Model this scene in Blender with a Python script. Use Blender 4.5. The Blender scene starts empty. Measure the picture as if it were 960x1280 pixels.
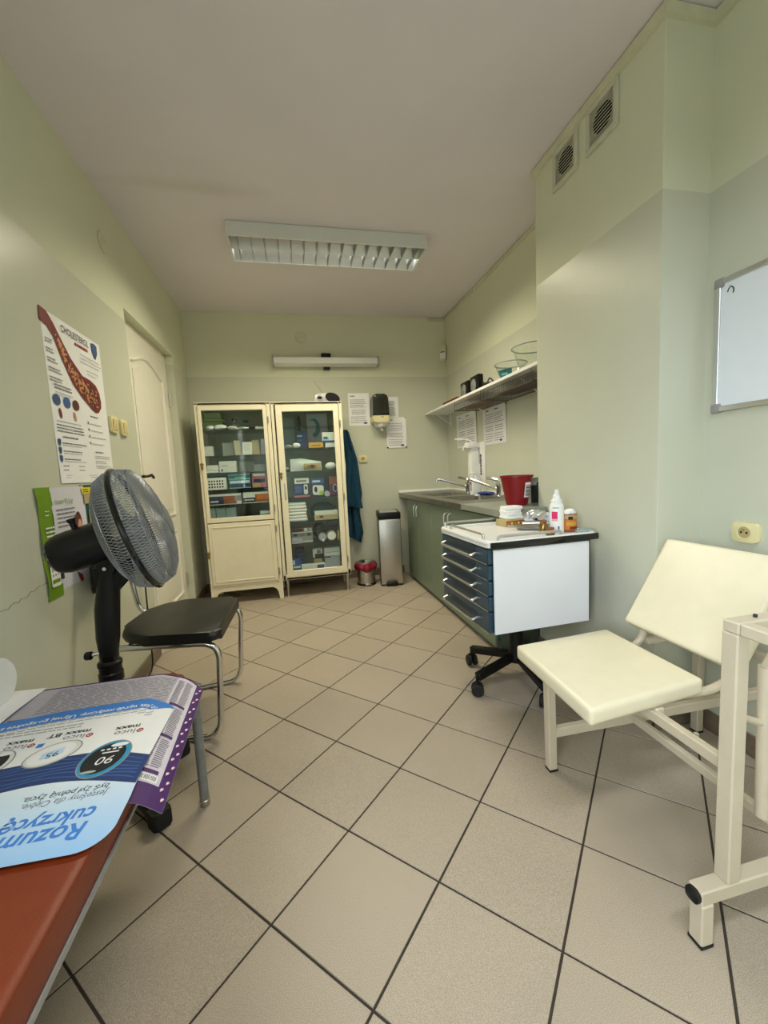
import bpy, bmesh, math, random
from mathutils import Vector, Matrix, Euler
random.seed(7)
C = bpy.context.scene.collection
sc = bpy.context.scene

# ------------------------------------------------------------------ camera, exposure, lamps
cam_d = bpy.data.cameras.new('camera'); cam = bpy.data.objects.new('camera', cam_d); C.objects.link(cam)
cam_d.sensor_fit = 'HORIZONTAL'; cam_d.sensor_width = 36.0; cam_d.lens = 512.15 / 960 * 36.0
cam_d.clip_start = 0.02
R = ((0.97618507, -0.21132338, -0.04904229), (-0.06903153, -0.08827305, -0.99370142), (0.20566323, 0.97342195, -0.10075881))
m = Matrix.Identity(4)
for i in range(3):
    m[i][0] = R[0][i]; m[i][1] = -R[1][i]; m[i][2] = -R[2][i]
m[2][3] = 1.071
cam.matrix_world = m
sc.camera = cam
sc.view_settings.view_transform = 'Standard'; sc.view_settings.look = 'None'
sc.view_settings.exposure = 0.0; sc.view_settings.gamma = 1.0
w = bpy.data.worlds.new('world'); sc.world = w; w.use_nodes = True
wn, wl_ = w.node_tree.nodes, w.node_tree.links
tcw = wn.new('ShaderNodeTexCoord'); sw = wn.new('ShaderNodeSeparateXYZ'); cw = wn.new('ShaderNodeValToRGB')
wl_.new(tcw.outputs['Generated'], sw.inputs[0]); wl_.new(sw.outputs['Z'], cw.inputs[0]); wl_.new(cw.outputs[0], wn['Background'].inputs[0])
cw.color_ramp.elements[0].position = 0.0; cw.color_ramp.elements[0].color = (0.10, 0.11, 0.10, 1)      # ground
cw.color_ramp.elements[1].position = 0.02; cw.color_ramp.elements[1].color = (0.84, 0.90, 1.0, 1)      # overcast sky
wn['Background'].inputs[1].default_value = 23.0

def area(name, loc, sx, sy, power, col, spread):
    d = bpy.data.lights.new(name, 'AREA'); d.shape = 'RECTANGLE'; d.size = sx; d.size_y = sy
    d.energy = power; d.color = col; d.spread = math.radians(spread)
    o = bpy.data.objects.new(name, d); C.objects.link(o); o.location = loc
    return o
area('tube_light_over_sink_end', (0.318, 2.83, 2.484), 1.16, 0.24, 27.0, (1.0, 0.91, 0.66), 152)
area('tube_light_behind_camera', (0.45, -0.10, 2.484), 1.16, 0.24, 19.0, (0.93, 0.96, 1.0), 156)
# daylight from the window in the left wall behind the viewer: the portal only tells the renderer where the opening is
po = area('window_portal', (-0.99, -0.70, 1.45), 1.14, 1.24, 1.0, (1, 1, 1), 180)
po.rotation_euler = (0, math.radians(-90), 0); po.rotation_euler = Vector((1, 0, 0)).to_track_quat('-Z', 'Y').to_euler()
po.data.cycles.is_portal = True

XL, XK, XC, XR, YB, YCF, YCN, ZH, ZP, YF = -0.894, 1.583, 1.314, 1.515, 4.085, 2.047, 1.277, 2.57, 1.996, -1.45

# ------------------------------------------------------------------ materials
M = {}
def nt(name):
    mt = bpy.data.materials.new(name); mt.use_nodes = True
    return mt, mt.node_tree.nodes, mt.node_tree.links, mt.node_tree.nodes['Principled BSDF']
def mat(name, col, rough=0.5, metal=0.0, var=0.06, scale=18.0, bump=0.0, bscale=120.0, spec=0.5, emit=None, coat=0.0):
    mt, n, l, p = nt(name)
    tc = n.new('ShaderNodeTexCoord'); nz = n.new('ShaderNodeTexNoise'); nz.inputs['Scale'].default_value = scale
    nz.inputs['Detail'].default_value = 4
    l.new(tc.outputs['Object'], nz.inputs['Vector'])
    cr = n.new('ShaderNodeValToRGB')
    cr.color_ramp.elements[0].position = 0.3; cr.color_ramp.elements[1].position = 0.7
    cr.color_ramp.elements[0].color = (*[c * (1 - var) for c in col], 1)
    cr.color_ramp.elements[1].color = (*[min(1, c * (1 + var)) for c in col], 1)
    l.new(nz.outputs['Fac'], cr.inputs['Fac']); l.new(cr.outputs['Color'], p.inputs['Base Color'])
    p.inputs['Roughness'].default_value = rough; p.inputs['Metallic'].default_value = metal
    p.inputs['Specular IOR Level'].default_value = spec
    p.inputs['Coat Weight'].default_value = coat
    if bump:
        b = n.new('ShaderNodeTexNoise'); b.inputs['Scale'].default_value = bscale; b.inputs['Detail'].default_value = 3
        l.new(tc.outputs['Object'], b.inputs['Vector'])
        bp = n.new('ShaderNodeBump'); bp.inputs['Strength'].default_value = bump; bp.inputs['Distance'].default_value = 0.002
        l.new(b.outputs['Fac'], bp.inputs['Height']); l.new(bp.outputs['Normal'], p.inputs['Normal'])
    if emit:
        p.inputs['Emission Color'].default_value = (*emit[0], 1); p.inputs['Emission Strength'].default_value = emit[1]
    M[name] = mt
    return mt
def srgb(r, g, b):
    f = lambda c: (c / 255 / 12.92) if c / 255 <= 0.04045 else ((c / 255 + 0.055) / 1.055) ** 2.4
    return (f(r), f(g), f(b))
def wall_paint(name, upper, lower):
    """two coats: matt emulsion above the line at 2 m, glossier washable paint below it"""
    mt, n, l, p = nt(name)
    g = n.new('ShaderNodeNewGeometry'); s = n.new('ShaderNodeSeparateXYZ'); l.new(g.outputs['Position'], s.inputs[0])
    wob = n.new('ShaderNodeTexNoise'); wob.inputs['Scale'].default_value = 6; l.new(g.outputs['Position'], wob.inputs['Vector'])
    ad = n.new('ShaderNodeMath'); ad.operation = 'MULTIPLY_ADD'; ad.inputs[1].default_value = 0.004
    l.new(wob.outputs['Fac'], ad.inputs[0]); l.new(s.outputs['Z'], ad.inputs[2])
    gt = n.new('ShaderNodeMath'); gt.operation = 'GREATER_THAN'; gt.inputs[1].default_value = ZP + 0.002
    l.new(ad.outputs[0], gt.inputs[0])
    mx = n.new('ShaderNodeMix'); mx.data_type = 'RGBA'
    mx.inputs['A'].default_value = (*lower, 1); mx.inputs['B'].default_value = (*upper, 1)
    l.new(gt.outputs[0], mx.inputs['Factor'])
    nz = n.new('ShaderNodeTexNoise'); nz.inputs['Scale'].default_value = 2.3; nz.inputs['Detail'].default_value = 5
    l.new(g.outputs['Position'], nz.inputs['Vector'])
    mr = n.new('ShaderNodeMapRange'); mr.inputs['To Min'].default_value = 0.94; mr.inputs['To Max'].default_value = 1.05
    l.new(nz.outputs['Fac'], mr.inputs['Value'])
    m2 = n.new('ShaderNodeMix'); m2.data_type = 'RGBA'; m2.blend_type = 'MULTIPLY'; m2.inputs['Factor'].default_value = 1
    l.new(mx.outputs['Result'], m2.inputs['A']); l.new(mr.outputs[0], m2.inputs['B'])
    l.new(m2.outputs['Result'], p.inputs['Base Color'])
    rr = n.new('ShaderNodeMapRange'); rr.inputs['To Min'].default_value = 0.30; rr.inputs['To Max'].default_value = 0.8
    l.new(gt.outputs[0], rr.inputs['Value']); l.new(rr.outputs[0], p.inputs['Roughness'])
    p.inputs['Specular IOR Level'].default_value = 0.28
    b = n.new('ShaderNodeTexNoise'); b.inputs['Scale'].default_value = 90; l.new(g.outputs['Position'], b.inputs['Vector'])
    b2 = n.new('ShaderNodeTexNoise'); b2.inputs['Scale'].default_value = 9; l.new(g.outputs['Position'], b2.inputs['Vector'])
    sm = n.new('ShaderNodeMath'); sm.operation = 'MULTIPLY_ADD'; sm.inputs[1].default_value = 3.0
    l.new(b2.outputs['Fac'], sm.inputs[0]); l.new(b.outputs['Fac'], sm.inputs[2])
    bp = n.new('ShaderNodeBump'); bp.inputs['Strength'].default_value = 0.18; bp.inputs['Distance'].default_value = 0.002
    l.new(sm.outputs[0], bp.inputs['Height']); l.new(bp.outputs['Normal'], p.inputs['Normal'])
    M[name] = mt
def glass(name, tint, gloss=0.9):
    mt, n, l, p = nt(name); n.remove(p); out = n['Material Output']
    t = n.new('ShaderNodeBsdfTransparent'); t.inputs[0].default_value = (*tint, 1)
    g = n.new('ShaderNodeBsdfGlossy'); g.inputs['Roughness'].default_value = 0.03; g.inputs[0].default_value = (gloss, gloss, gloss, 1)
    f = n.new('ShaderNodeFresnel'); ge = n.new('ShaderNodeNewGeometry'); io = n.new('ShaderNodeMath'); io.operation = 'MULTIPLY_ADD'
    io.inputs[1].default_value = 1 / 1.45 - 1.45; io.inputs[2].default_value = 1.45; l.new(ge.outputs['Backfacing'], io.inputs[0]); l.new(io.outputs[0], f.inputs[0])
    x = n.new('ShaderNodeMixShader'); l.new(f.outputs[0], x.inputs[0]); l.new(t.outputs[0], x.inputs[1]); l.new(g.outputs[0], x.inputs[2])
    l.new(x.outputs[0], out.inputs[0]); M[name] = mt
def frosted(name, col, alpha, rough=0.3):
    mt = mat(name, col, rough); p = mt.node_tree.nodes['Principled BSDF']; p.inputs['Alpha'].default_value = alpha
def tile_mat(name):
    mt, n, l, p = nt(name)
    g = n.new('ShaderNodeNewGeometry'); oi = n.new('ShaderNodeObjectInfo')
    a = n.new('ShaderNodeTexNoise'); a.inputs['Scale'].default_value = 640; a.inputs['Detail'].default_value = 2
    b = n.new('ShaderNodeTexNoise'); b.inputs['Scale'].default_value = 3.0; b.inputs['Detail'].default_value = 5
    l.new(g.outputs['Position'], a.inputs['Vector']); l.new(g.outputs['Position'], b.inputs['Vector'])
    cr = n.new('ShaderNodeValToRGB'); e = cr.color_ramp.elements
    e[0].position = 0.30; e[0].color = (*srgb(148, 134, 117), 1); e[1].position = 0.72; e[1].color = (*srgb(203, 190, 172), 1)
    l.new(a.outputs['Fac'], cr.inputs['Fac'])
    mr = n.new('ShaderNodeMapRange'); mr.inputs['To Min'].default_value = 0.86; mr.inputs['To Max'].default_value = 1.08
    l.new(b.outputs['Fac'], mr.inputs['Value'])
    m3 = n.new('ShaderNodeMapRange'); m3.inputs['To Min'].default_value = 0.95; m3.inputs['To Max'].default_value = 1.04
    l.new(oi.outputs['Random'], m3.inputs['Value'])
    mm = n.new('ShaderNodeMath'); mm.operation = 'MULTIPLY'; l.new(mr.outputs[0], mm.inputs[0]); l.new(m3.outputs[0], mm.inputs[1])
    x = n.new('ShaderNodeMix'); x.data_type = 'RGBA'; x.blend_type = 'MULTIPLY'; x.inputs['Factor'].default_value = 1
    l.new(cr.outputs['Color'], x.inputs['A']); l.new(mm.outputs[0], x.inputs['B']); l.new(x.outputs['Result'], p.inputs['Base Color'])
    r2 = n.new('ShaderNodeMapRange'); r2.inputs['To Min'].default_value = 0.36; r2.inputs['To Max'].default_value = 0.52
    l.new(b.outputs['Fac'], r2.inputs['Value']); l.new(r2.outputs[0], p.inputs['Roughness'])
    bp = n.new('ShaderNodeBump'); bp.inputs['Strength'].default_value = 0.03; bp.inputs['Distance'].default_value = 0.001
    l.new(a.outputs['Fac'], bp.inputs['Height']); l.new(bp.outputs['Normal'], p.inputs['Normal'])
    M[name] = mt
def brushed(name, col, rough, sx=2, sz=220):
    mt, n, l, p = nt(name)
    tc = n.new('ShaderNodeTexCoord'); mp = n.new('ShaderNodeMapping'); mp.inputs['Scale'].default_value = (sz, sz, sx)
    nz = n.new('ShaderNodeTexNoise'); nz.inputs['Scale'].default_value = 1.0
    l.new(tc.outputs['Object'], mp.inputs[0]); l.new(mp.outputs[0], nz.inputs['Vector'])
    mr = n.new('ShaderNodeMapRange'); mr.inputs['To Min'].default_value = rough - 0.08; mr.inputs['To Max'].default_value = rough + 0.1
    l.new(nz.outputs['Fac'], mr.inputs['Value']); l.new(mr.outputs[0], p.inputs['Roughness'])
    p.inputs['Base Color'].default_value = (*col, 1); p.inputs['Metallic'].default_value = 1
    M[name] = mt

wall_paint('wall_paint', srgb(220, 222, 198), srgb(204, 206, 188))
cm_ = mat('ceiling_paint', srgb(228, 221, 227), 0.9, var=0.03, scale=2, bump=0.15, bscale=160)
def stain(mt, cx, cy, ax, ay, ang, amount):
    """an old, faint water mark with its own ragged outline"""
    n, l = mt.node_tree.nodes, mt.node_tree.links; p = n['Principled BSDF']; src = p.inputs['Base Color'].links[0].from_socket
    g = n.new('ShaderNodeNewGeometry'); nz = n.new('ShaderNodeTexNoise'); nz.inputs['Scale'].default_value = 5; nz.inputs['Detail'].default_value = 6
    l.new(g.outputs['Position'], nz.inputs['Vector'])
    mp = n.new('ShaderNodeMapping'); mp.vector_type = 'TEXTURE'; mp.inputs['Location'].default_value = (cx, cy, ZH); mp.inputs['Rotation'].default_value = (0, 0, ang); mp.inputs['Scale'].default_value = (ax, ay, 1)
    l.new(g.outputs['Position'], mp.inputs['Vector']); ln = n.new('ShaderNodeVectorMath'); ln.operation = 'LENGTH'; l.new(mp.outputs[0], ln.inputs[0])
    ad = n.new('ShaderNodeMath'); ad.operation = 'MULTIPLY_ADD'; ad.inputs[1].default_value = 1.4; l.new(nz.outputs['Fac'], ad.inputs[0]); l.new(ln.outputs['Value'], ad.inputs[2])
    mr = n.new('ShaderNodeMapRange'); mr.inputs['From Min'].default_value = 0.9; mr.inputs['From Max'].default_value = 1.9; mr.inputs['To Min'].default_value = amount; mr.inputs['To Max'].default_value = 0.0
    l.new(ad.outputs[0], mr.inputs['Value']); mx = n.new('ShaderNodeMix'); mx.data_type = 'RGBA'; mx.inputs['B'].default_value = (*srgb(178, 166, 140), 1)
    l.new(mr.outputs[0], mx.inputs['Factor']); l.new(src, mx.inputs['A']); l.new(mx.outputs['Result'], p.inputs['Base Color'])
stain(cm_, -0.42, 2.41, 0.42, 0.06, 0.03, 0.22)
mat('moulding_paint', srgb(214, 214, 184), 0.6)
tile_mat('floor_tile')
mat('grout', srgb(62, 54, 48), 0.9, var=0.2)
mat('skirting', srgb(120, 106, 88), 0.4, var=0.1, scale=60)
mat('door_white', srgb(238, 234, 220), 0.35, var=0.02)
mat('cream_enamel', srgb(238, 230, 204), 0.32, var=0.03, scale=9)
mat('cabinet_inside_shaded', srgb(150, 156, 138), 0.6)  # cream paint darkened to grey-green: shade behind the glass put into the colour
mat('cream_vinyl', srgb(234, 226, 198), 0.34, var=0.02, bump=0.15, bscale=260)
mat('cream_metal', srgb(204, 192, 170), 0.35, var=0.04)
mat('cream_plastic', srgb(232, 222, 172), 0.35, var=0.02)
mat('black_vinyl', srgb(15, 14, 14), 0.40, var=0.1, bump=0.25, bscale=300)
mat('black_plastic', srgb(14, 14, 15), 0.38, spec=0.3)
mat('wire_dark', srgb(92, 90, 84), 0.4, 0.7)
mat('black_gloss', srgb(14, 14, 16), 0.12)
mat('black_rubber', srgb(22, 22, 22), 0.7)
mat('dark_hole', srgb(8, 8, 7), 0.9)
mat('sink_steel', (0.34, 0.33, 0.30), 0.38, 1.0, var=0.1)
mat('chrome', (0.74, 0.74, 0.74), 0.17, 1.0, var=0.02)
mat('dull_steel', (0.50, 0.49, 0.46), 0.36, 1.0, var=0.08)
mat('lamp_reflector', (0.60, 0.62, 0.60), 0.38, 1.0, var=0.02)
mat('aluminium', (0.62, 0.62, 0.62), 0.35, 1.0, var=0.03)
brushed('brushed_steel', (0.52, 0.50, 0.46), 0.34)
mat('brass', srgb(150, 122, 70), 0.3, 1.0, var=0.2, scale=60)
mat('bronze', srgb(70, 58, 44), 0.35, 1.0, var=0.2)
mat('grey_paint', srgb(130, 132, 132), 0.45, var=0.12, scale=40)
mat('grey_trim', srgb(150, 150, 148), 0.5)
mat('lamp_white', srgb(222, 224, 220), 0.4, var=0.01)
mat('tube_glow', (1, 1, 1), 0.4, emit=((1.0, 0.98, 0.93), 9.0))
mat('louvre_metal', (0.40, 0.41, 0.40), 0.25, 1.0, var=0.02)
mat('kitchen_green', srgb(118, 132, 112), 0.42, var=0.04)
mat('kitchen_green_dark', srgb(92, 106, 90), 0.5)
mat('laminate_grey', srgb(146, 150, 140), 0.35, var=0.12, scale=150)
mat('trolley_blue', srgb(38, 68, 86), 0.3, var=0.05)
mat('trolley_blue_dark', srgb(26, 46, 60), 0.35, var=0.05)
mat('white_plastic', srgb(240, 240, 238), 0.35, var=0.01)
mat('white_sheet', srgb(236, 238, 244), 0.5, var=0.015, scale=5, bump=0.3, bscale=7)
mat('paper', srgb(242, 242, 243), 0.75, var=0.015)
mat('paper_lilac', srgb(222, 220, 232), 0.6, var=0.02)
mat('ink', srgb(40, 40, 48), 0.8)
mat('ink_grey', srgb(120, 120, 124), 0.8)
mat('ink_light', srgb(176, 176, 176), 0.8)
mat('ink_blue', srgb(30, 52, 92), 0.6)
mat('ink_red', srgb(160, 40, 40), 0.7)
mat('board_white', srgb(232, 238, 246), 0.22, var=0.01)
mat('red_plastic', srgb(138, 14, 26), 0.35, var=0.04)
mat('liner_red', srgb(140, 24, 52), 0.25, var=0.15, scale=50)
mat('teal_cloth', srgb(12, 66, 92), 0.85, var=0.12, scale=30, bump=0.4, bscale=400)
mat('couch_vinyl', srgb(122, 47, 16), 0.42, var=0.05, bump=0.25, bscale=320)
mat('foil', (0.72, 0.72, 0.74), 0.28, 0.8, var=0.1, scale=60)
mat('tissue', srgb(244, 244, 242), 0.9, var=0.02, bump=0.3, bscale=140)
mat('fan_grey', srgb(140, 144, 150), 0.4, 0.5)
frosted('fan_blade', srgb(176, 180, 184), 0.75)
mat('vent_white', srgb(206, 206, 186), 0.5)
frosted('smoke_plastic', srgb(46, 48, 42), 0.86, 0.15)
glass('clear_glass', (0.95, 0.98, 0.97))
glass('shelf_glass', (0.70, 0.84, 0.81))
glass('bowl_glass', (0.965, 0.975, 0.965))
frosted('clear_plastic', srgb(206, 212, 206), 0.35, 0.15)
frosted('green_plastic', srgb(168, 196, 140), 0.55, 0.25)
def flat(name, r, g, b, rough=0.6):
    if name not in M: mat(name, srgb(r, g, b), rough, var=0.05, scale=40)
    return M[name]
for nm, c in dict(leaf_green=(112, 152, 8), leaf_blue=(66, 132, 216), pale_blue=(196, 222, 246), sky_blue=(150, 196, 242), navy=(38, 62, 116),
                  navy_light=(62, 92, 152), cyan_ring=(40, 150, 198), screen_black=(26, 28, 32), purple=(74, 34, 104), lilac=(218, 210, 224),
                  lilac_grey=(186, 180, 192), pink=(232, 170, 190), teal_green=(22, 84, 80), tan_paper=(204, 172, 104), yellow=(232, 212, 40),
                  skin=(222, 160, 132), red_brown=(126, 42, 30), artery_red=(122, 30, 24), artery_dark=(84, 22, 18), fat_yellow=(206, 140, 70),
                  fat_pink=(206, 140, 120), shield_blue=(52, 84, 126), carton_cream=(226, 208, 148), carton_white=(224, 226, 222), carton_grey=(150, 154, 150),
                  carton_teal=(20, 104, 116), carton_navy=(30, 40, 84), carton_blue=(44, 88, 150), carton_yellow=(206, 160, 66),
                  carton_pink=(190, 110, 124), carton_purple=(86, 40, 84), carton_tan=(186, 168, 116), carton_lilac=(176, 178, 192),
                  carton_brown=(150, 84, 50), light_green=(170, 200, 60), dark_green=(18, 66, 56), pack_grey=(150, 168, 170),
                  pale_teal=(120, 180, 180), label_pink=(222, 40, 110), orange=(208, 118, 40), beige_pack=(190, 178, 150),
                  basket_pink=(176, 130, 112), basket_purple=(112, 88, 90), hair=(90, 40, 26), royal=(40, 60, 140)).items():
    flat(nm, *c)

# ------------------------------------------------------------------ mesh helpers
class MB:
    def __init__(s): s.bm = bmesh.new()
    def box(s, x0, x1, y0, y1, z0, z1, bev=0.0, X=None, seg=2):
        g = bmesh.ops.create_cube(s.bm, size=1.0)['verts']
        bmesh.ops.transform(s.bm, matrix=Matrix.Translation(((x0 + x1) / 2, (y0 + y1) / 2, (z0 + z1) / 2)) @ Matrix.Diagonal((x1 - x0, y1 - y0, z1 - z0, 1)), verts=g)
        if bev:
            ed = list({e for v in g for e in v.link_edges})
            r = bmesh.ops.bevel(s.bm, geom=ed, offset=bev, segments=seg, affect='EDGES', profile=0.5)
            g = list({v for f in r['faces'] for v in f.verts} | {v for v in g if v.is_valid})
        if X is not None: bmesh.ops.transform(s.bm, matrix=X, verts=[v for v in g if v.is_valid])
        return s
    def bar(s, p, q, w_, h_, up=(0, 0, 1), bev=0.002):
        p, q = Vector(p), Vector(q); d = q - p; L = d.length; d.normalize(); up = Vector(up)
        if abs(d.dot(up)) > 0.95: up = Vector((0, 1, 0))
        sx = d.cross(up).normalized(); u = sx.cross(d)
        X = Matrix(((d.x, sx.x, u.x, p.x), (d.y, sx.y, u.y, p.y), (d.z, sx.z, u.z, p.z), (0, 0, 0, 1)))
        return s.box(0, L, -w_ / 2, w_ / 2, -h_ / 2, h_ / 2, bev, X, 1)
    def tube(s, pts, r, seg=8, closed=False, bend=0.0, nb=5):
        pts = [Vector(p) for p in pts]
        if bend: pts = fillet(pts, bend, nb, closed)
        n = len(pts); rr = r if isinstance(r, (list, tuple)) else [r] * n
        if len(rr) != n: rr = [rr[0]] * n
        def tan(i):
            a = pts[(i - 1) % n] if (closed or i > 0) else pts[i]; b = pts[(i + 1) % n] if (closed or i < n - 1) else pts[i]
            return (b - a).normalized()
        t = tan(0); u = t.orthogonal().normalized(); rings = []
        for i in range(n):
            t2 = tan(i); ax = t.cross(t2)
            if ax.length > 1e-7: u = Matrix.Rotation(t.angle(t2), 3, ax.normalized()) @ u
            t = t2; u = (u - t * u.dot(t)).normalized(); v = t.cross(u)
            rings.append([s.bm.verts.new(pts[i] + (u * math.cos(2 * math.pi * k / seg) + v * math.sin(2 * math.pi * k / seg)) * rr[i]) for k in range(seg)])
        for i in range(n if closed else n - 1):
            a, b = rings[i], rings[(i + 1) % n]
            for k in range(seg): s.bm.faces.new((a[k], a[(k + 1) % seg], b[(k + 1) % seg], b[k]))
        if not closed:
            s.bm.faces.new(rings[0][::-1]); s.bm.faces.new(rings[-1])
        return s
    def lathe(s, prof, seg=24, X=None, sy=1.0, cap=True):
        X = X or Matrix.Identity(4); rings = []
        for r, z in prof:
            r = max(r, 1e-4)
            rings.append([s.bm.verts.new(X @ Vector((r * math.cos(2 * math.pi * k / seg), sy * r * math.sin(2 * math.pi * k / seg), z))) for k in range(seg)])
        for a, b in zip(rings, rings[1:]):
            for k in range(seg): s.bm.faces.new((a[k], a[(k + 1) % seg], b[(k + 1) % seg], b[k]))
        if cap:
            s.bm.faces.new(rings[0][::-1]); s.bm.faces.new(rings[-1])
        return s
    def prism(s, pts, z0, z1, X=None, bev=0.0):
        X = X or Matrix.Identity(4)
        a = [s.bm.verts.new(X @ Vector((x, y, z0))) for x, y in pts]; b = [s.bm.verts.new(X @ Vector((x, y, z1))) for x, y in pts]
        n = len(pts); fs = [s.bm.faces.new(a[::-1]), s.bm.faces.new(b)]
        for k in range(n): fs.append(s.bm.faces.new((a[k], a[(k + 1) % n], b[(k + 1) % n], b[k])))
        if bev:
            ed = list(set(fs[0].edges) | set(fs[1].edges))
            bmesh.ops.bevel(s.bm, geom=ed, offset=bev, segments=2, affect='EDGES', profile=0.5)
        return s
    def rect(s, x0, y0, x1, y1, z=0.0, t=0.0004): return s.prism([(x0, y0), (x1, y0), (x1, y1), (x0, y1)], z, z + t)
    def disc(s, x, y, rx, ry, z=0.0, t=0.0004, rot=0.0, n=28):
        c, d = math.cos(rot), math.sin(rot); P = []
        for k in range(n):
            a = 2 * math.pi * k / n; px, py = rx * math.cos(a), ry * math.sin(a)
            P.append((x + c * px - d * py, y + d * px + c * py))
        return s.prism(P, z, z + t)
    def grid(s, fn, nu, nv, th=0.0):
        V = [[s.bm.verts.new(fn(i / nu, j / nv)) for j in range(nv + 1)] for i in range(nu + 1)]
        fs = []
        for i in range(nu):
            for j in range(nv): fs.append(s.bm.faces.new((V[i][j], V[i + 1][j], V[i + 1][j + 1], V[i][j + 1])))
        if th:
            s.bm.normal_update(); bmesh.ops.solidify(s.bm, geom=fs, thickness=th)
        return s
    def blob(s, c, rx, ry, rz, rough=0.0, seed=0, sub=2, X=None):
        g = bmesh.ops.create_icosphere(s.bm, subdivisions=sub, radius=1.0)['verts']; rn = random.Random(seed)
        for v in g:
            k = 1 + rn.uniform(-rough, rough); v.co = Vector((v.co.x * rx * k, v.co.y * ry * k, v.co.z * rz * k))
            v.co += Vector(c)
        if X is not None: bmesh.ops.transform(s.bm, matrix=X, verts=g)
        return s
    def lines(s, x0, y0, w_, n, pitch, hgt=0.0022, z=0.0003, seed=1, words=True, t=0.0002):
        rn = random.Random(seed)
        for i in range(n):
            x = x0; end = x0 + w_ * (rn.uniform(0.6, 1.0) if i % 4 == 3 or n < 3 else rn.uniform(0.88, 1.0)); y = y0 - i * pitch
            while x < end - 0.003:
                L = min(end - x, rn.uniform(0.008, 0.026) if words else end - x)
                s.rect(x, y - hgt, x + L, y, z, t); x += L + 0.003
        return s
    def build(s, name, material, parent=None, smooth=True, ang=35, X=None):
        bmesh.ops.recalc_face_normals(s.bm, faces=s.bm.faces)
        me = bpy.data.meshes.new(name)
        if X is not None: bmesh.ops.transform(s.bm, matrix=X, verts=s.bm.verts)
        s.bm.to_mesh(me); s.bm.free()
        me.materials.append(M[material] if isinstance(material, str) else material)
        if smooth and len(me.polygons):
            me.polygons.foreach_set('use_smooth', [True] * len(me.polygons)); me.set_sharp_from_angle(angle=math.radians(ang))
        o = bpy.data.objects.new(name, me); C.objects.link(o)
        if parent is not None: o.parent = parent
        return o
def fillet(pts, r, nb, closed):
    out = []; n = len(pts)
    for i, p in enumerate(pts):
        if not closed and i in (0, n - 1): out.append(p); continue
        a, b = pts[(i - 1) % n], pts[(i + 1) % n]; d1 = (a - p); d2 = (b - p)
        k = min(r, d1.length * 0.49, d2.length * 0.49); A = p + d1.normalized() * k; B = p + d2.normalized() * k
        for j in range(nb + 1):
            t = j / nb; out.append(A * (1 - t) ** 2 + p * 2 * t * (1 - t) + B * t * t)
    return out
def round_poly(pts, radii, n=6):
    out = []; N = len(pts)
    for i, p in enumerate(pts):
        p = Vector((*p, 0)); a = Vector((*pts[i - 1], 0)); b = Vector((*pts[(i + 1) % N], 0)); r = radii[i] if isinstance(radii, (list, tuple)) else radii
        A = p + (a - p).normalized() * r; B = p + (b - p).normalized() * r
        for j in range(n + 1):
            t = j / n; q = A * (1 - t) ** 2 + p * 2 * t * (1 - t) + B * t * t; out.append((q.x, q.y))
    return out
_txt = {}
def text(s, size, material, parent, name, x, y, z=0.0006, align='LEFT', rot=0.0, sx=1.0, shear=0.0, extrude=0.0, bold=0.0):
    cu = bpy.data.curves.new('t', 'FONT'); cu.body = s; cu.size = size; cu.align_x = align; cu.shear = shear; cu.offset = bold
    cu.resolution_u = 3; cu.extrude = extrude
    o = bpy.data.objects.new('t', cu); C.objects.link(o)
    dg = bpy.context.evaluated_depsgraph_get(); me = bpy.data.meshes.new_from_object(o.evaluated_get(dg))
    bpy.data.objects.remove(o); bpy.data.curves.remove(cu)
    me.name = name; me.transform(Matrix.Translation((x, y, z)) @ Matrix.Rotation(rot, 4, 'Z') @ Matrix.Diagonal((sx, 1, 1, 1)))
    me.materials.clear(); me.materials.append(M[material])
    ob = bpy.data.objects.new(name, me); C.objects.link(ob); ob.parent = parent
    return ob
def thing(name, label, cat, loc=(0, 0, 0), rotz=0.0, group=None, basis=None):
    o = bpy.data.objects.new(name, None); C.objects.link(o); o.empty_display_size = 0.05
    if basis is not None:
        r, u, n = [Vector(v) for v in basis]
        o.matrix_world = Matrix(((r.x, u.x, n.x, loc[0]), (r.y, u.y, n.y, loc[1]), (r.z, u.z, n.z, loc[2]), (0, 0, 0, 1)))
    else:
        o.location = loc; o.rotation_euler = (0, 0, rotz)
    return tag(o, label, cat, group)
def tag(o, label, cat, group=None):
    o['label'] = label; o['category'] = cat
    if group: o['group'] = group
    return o
def struct(o): o['kind'] = 'structure'; return o
LEFT = ((0, 1, 0), (0, 0, 1), (1, 0, 0)); RIGHT = ((0, -1, 0), (0, 0, 1), (-1, 0, 0)); BACK = ((1, 0, 0), (0, 0, 1), (0, -1, 0))
FLATUP = ((-1, 0, 0), (0, -1, 0), (0, 0, 1))

# ------------------------------------------------------------------ room shell
b = MB(); T = 0.14
b.box(XL - T, XL, YF, -1.27, 0, ZH); b.box(XL - T, XL, -0.13, 2.70, 0, ZH); b.box(XL - T, XL, -1.27, -0.13, 0, 0.83); b.box(XL - T, XL, -1.27, -0.13, 2.07, ZH); b.box(XL - T, XL, 3.66, YB + T, 0, ZH); b.box(XL - T, XL, 2.70, 3.66, 2.07, ZH)
struct(b.build('wall_left', 'wall_paint', smooth=False))
struct(MB().box(XL, XK, YB, YB + T, 0, ZH).build('wall_back', 'wall_paint', smooth=False))
struct(MB().box(XK, XK + T, YCF, YB + T, 0, ZH).build('wall_right_recess', 'wall_paint', smooth=False))
struct(MB().box(XC, XK + T, YCN, YCF, 0, ZH, 0.003).build('wall_chimney', 'wall_paint', smooth=False))
struct(MB().box(XR, XK + T, YF, YCN, 0, ZH).build('wall_right', 'wall_paint', smooth=False))
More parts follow.
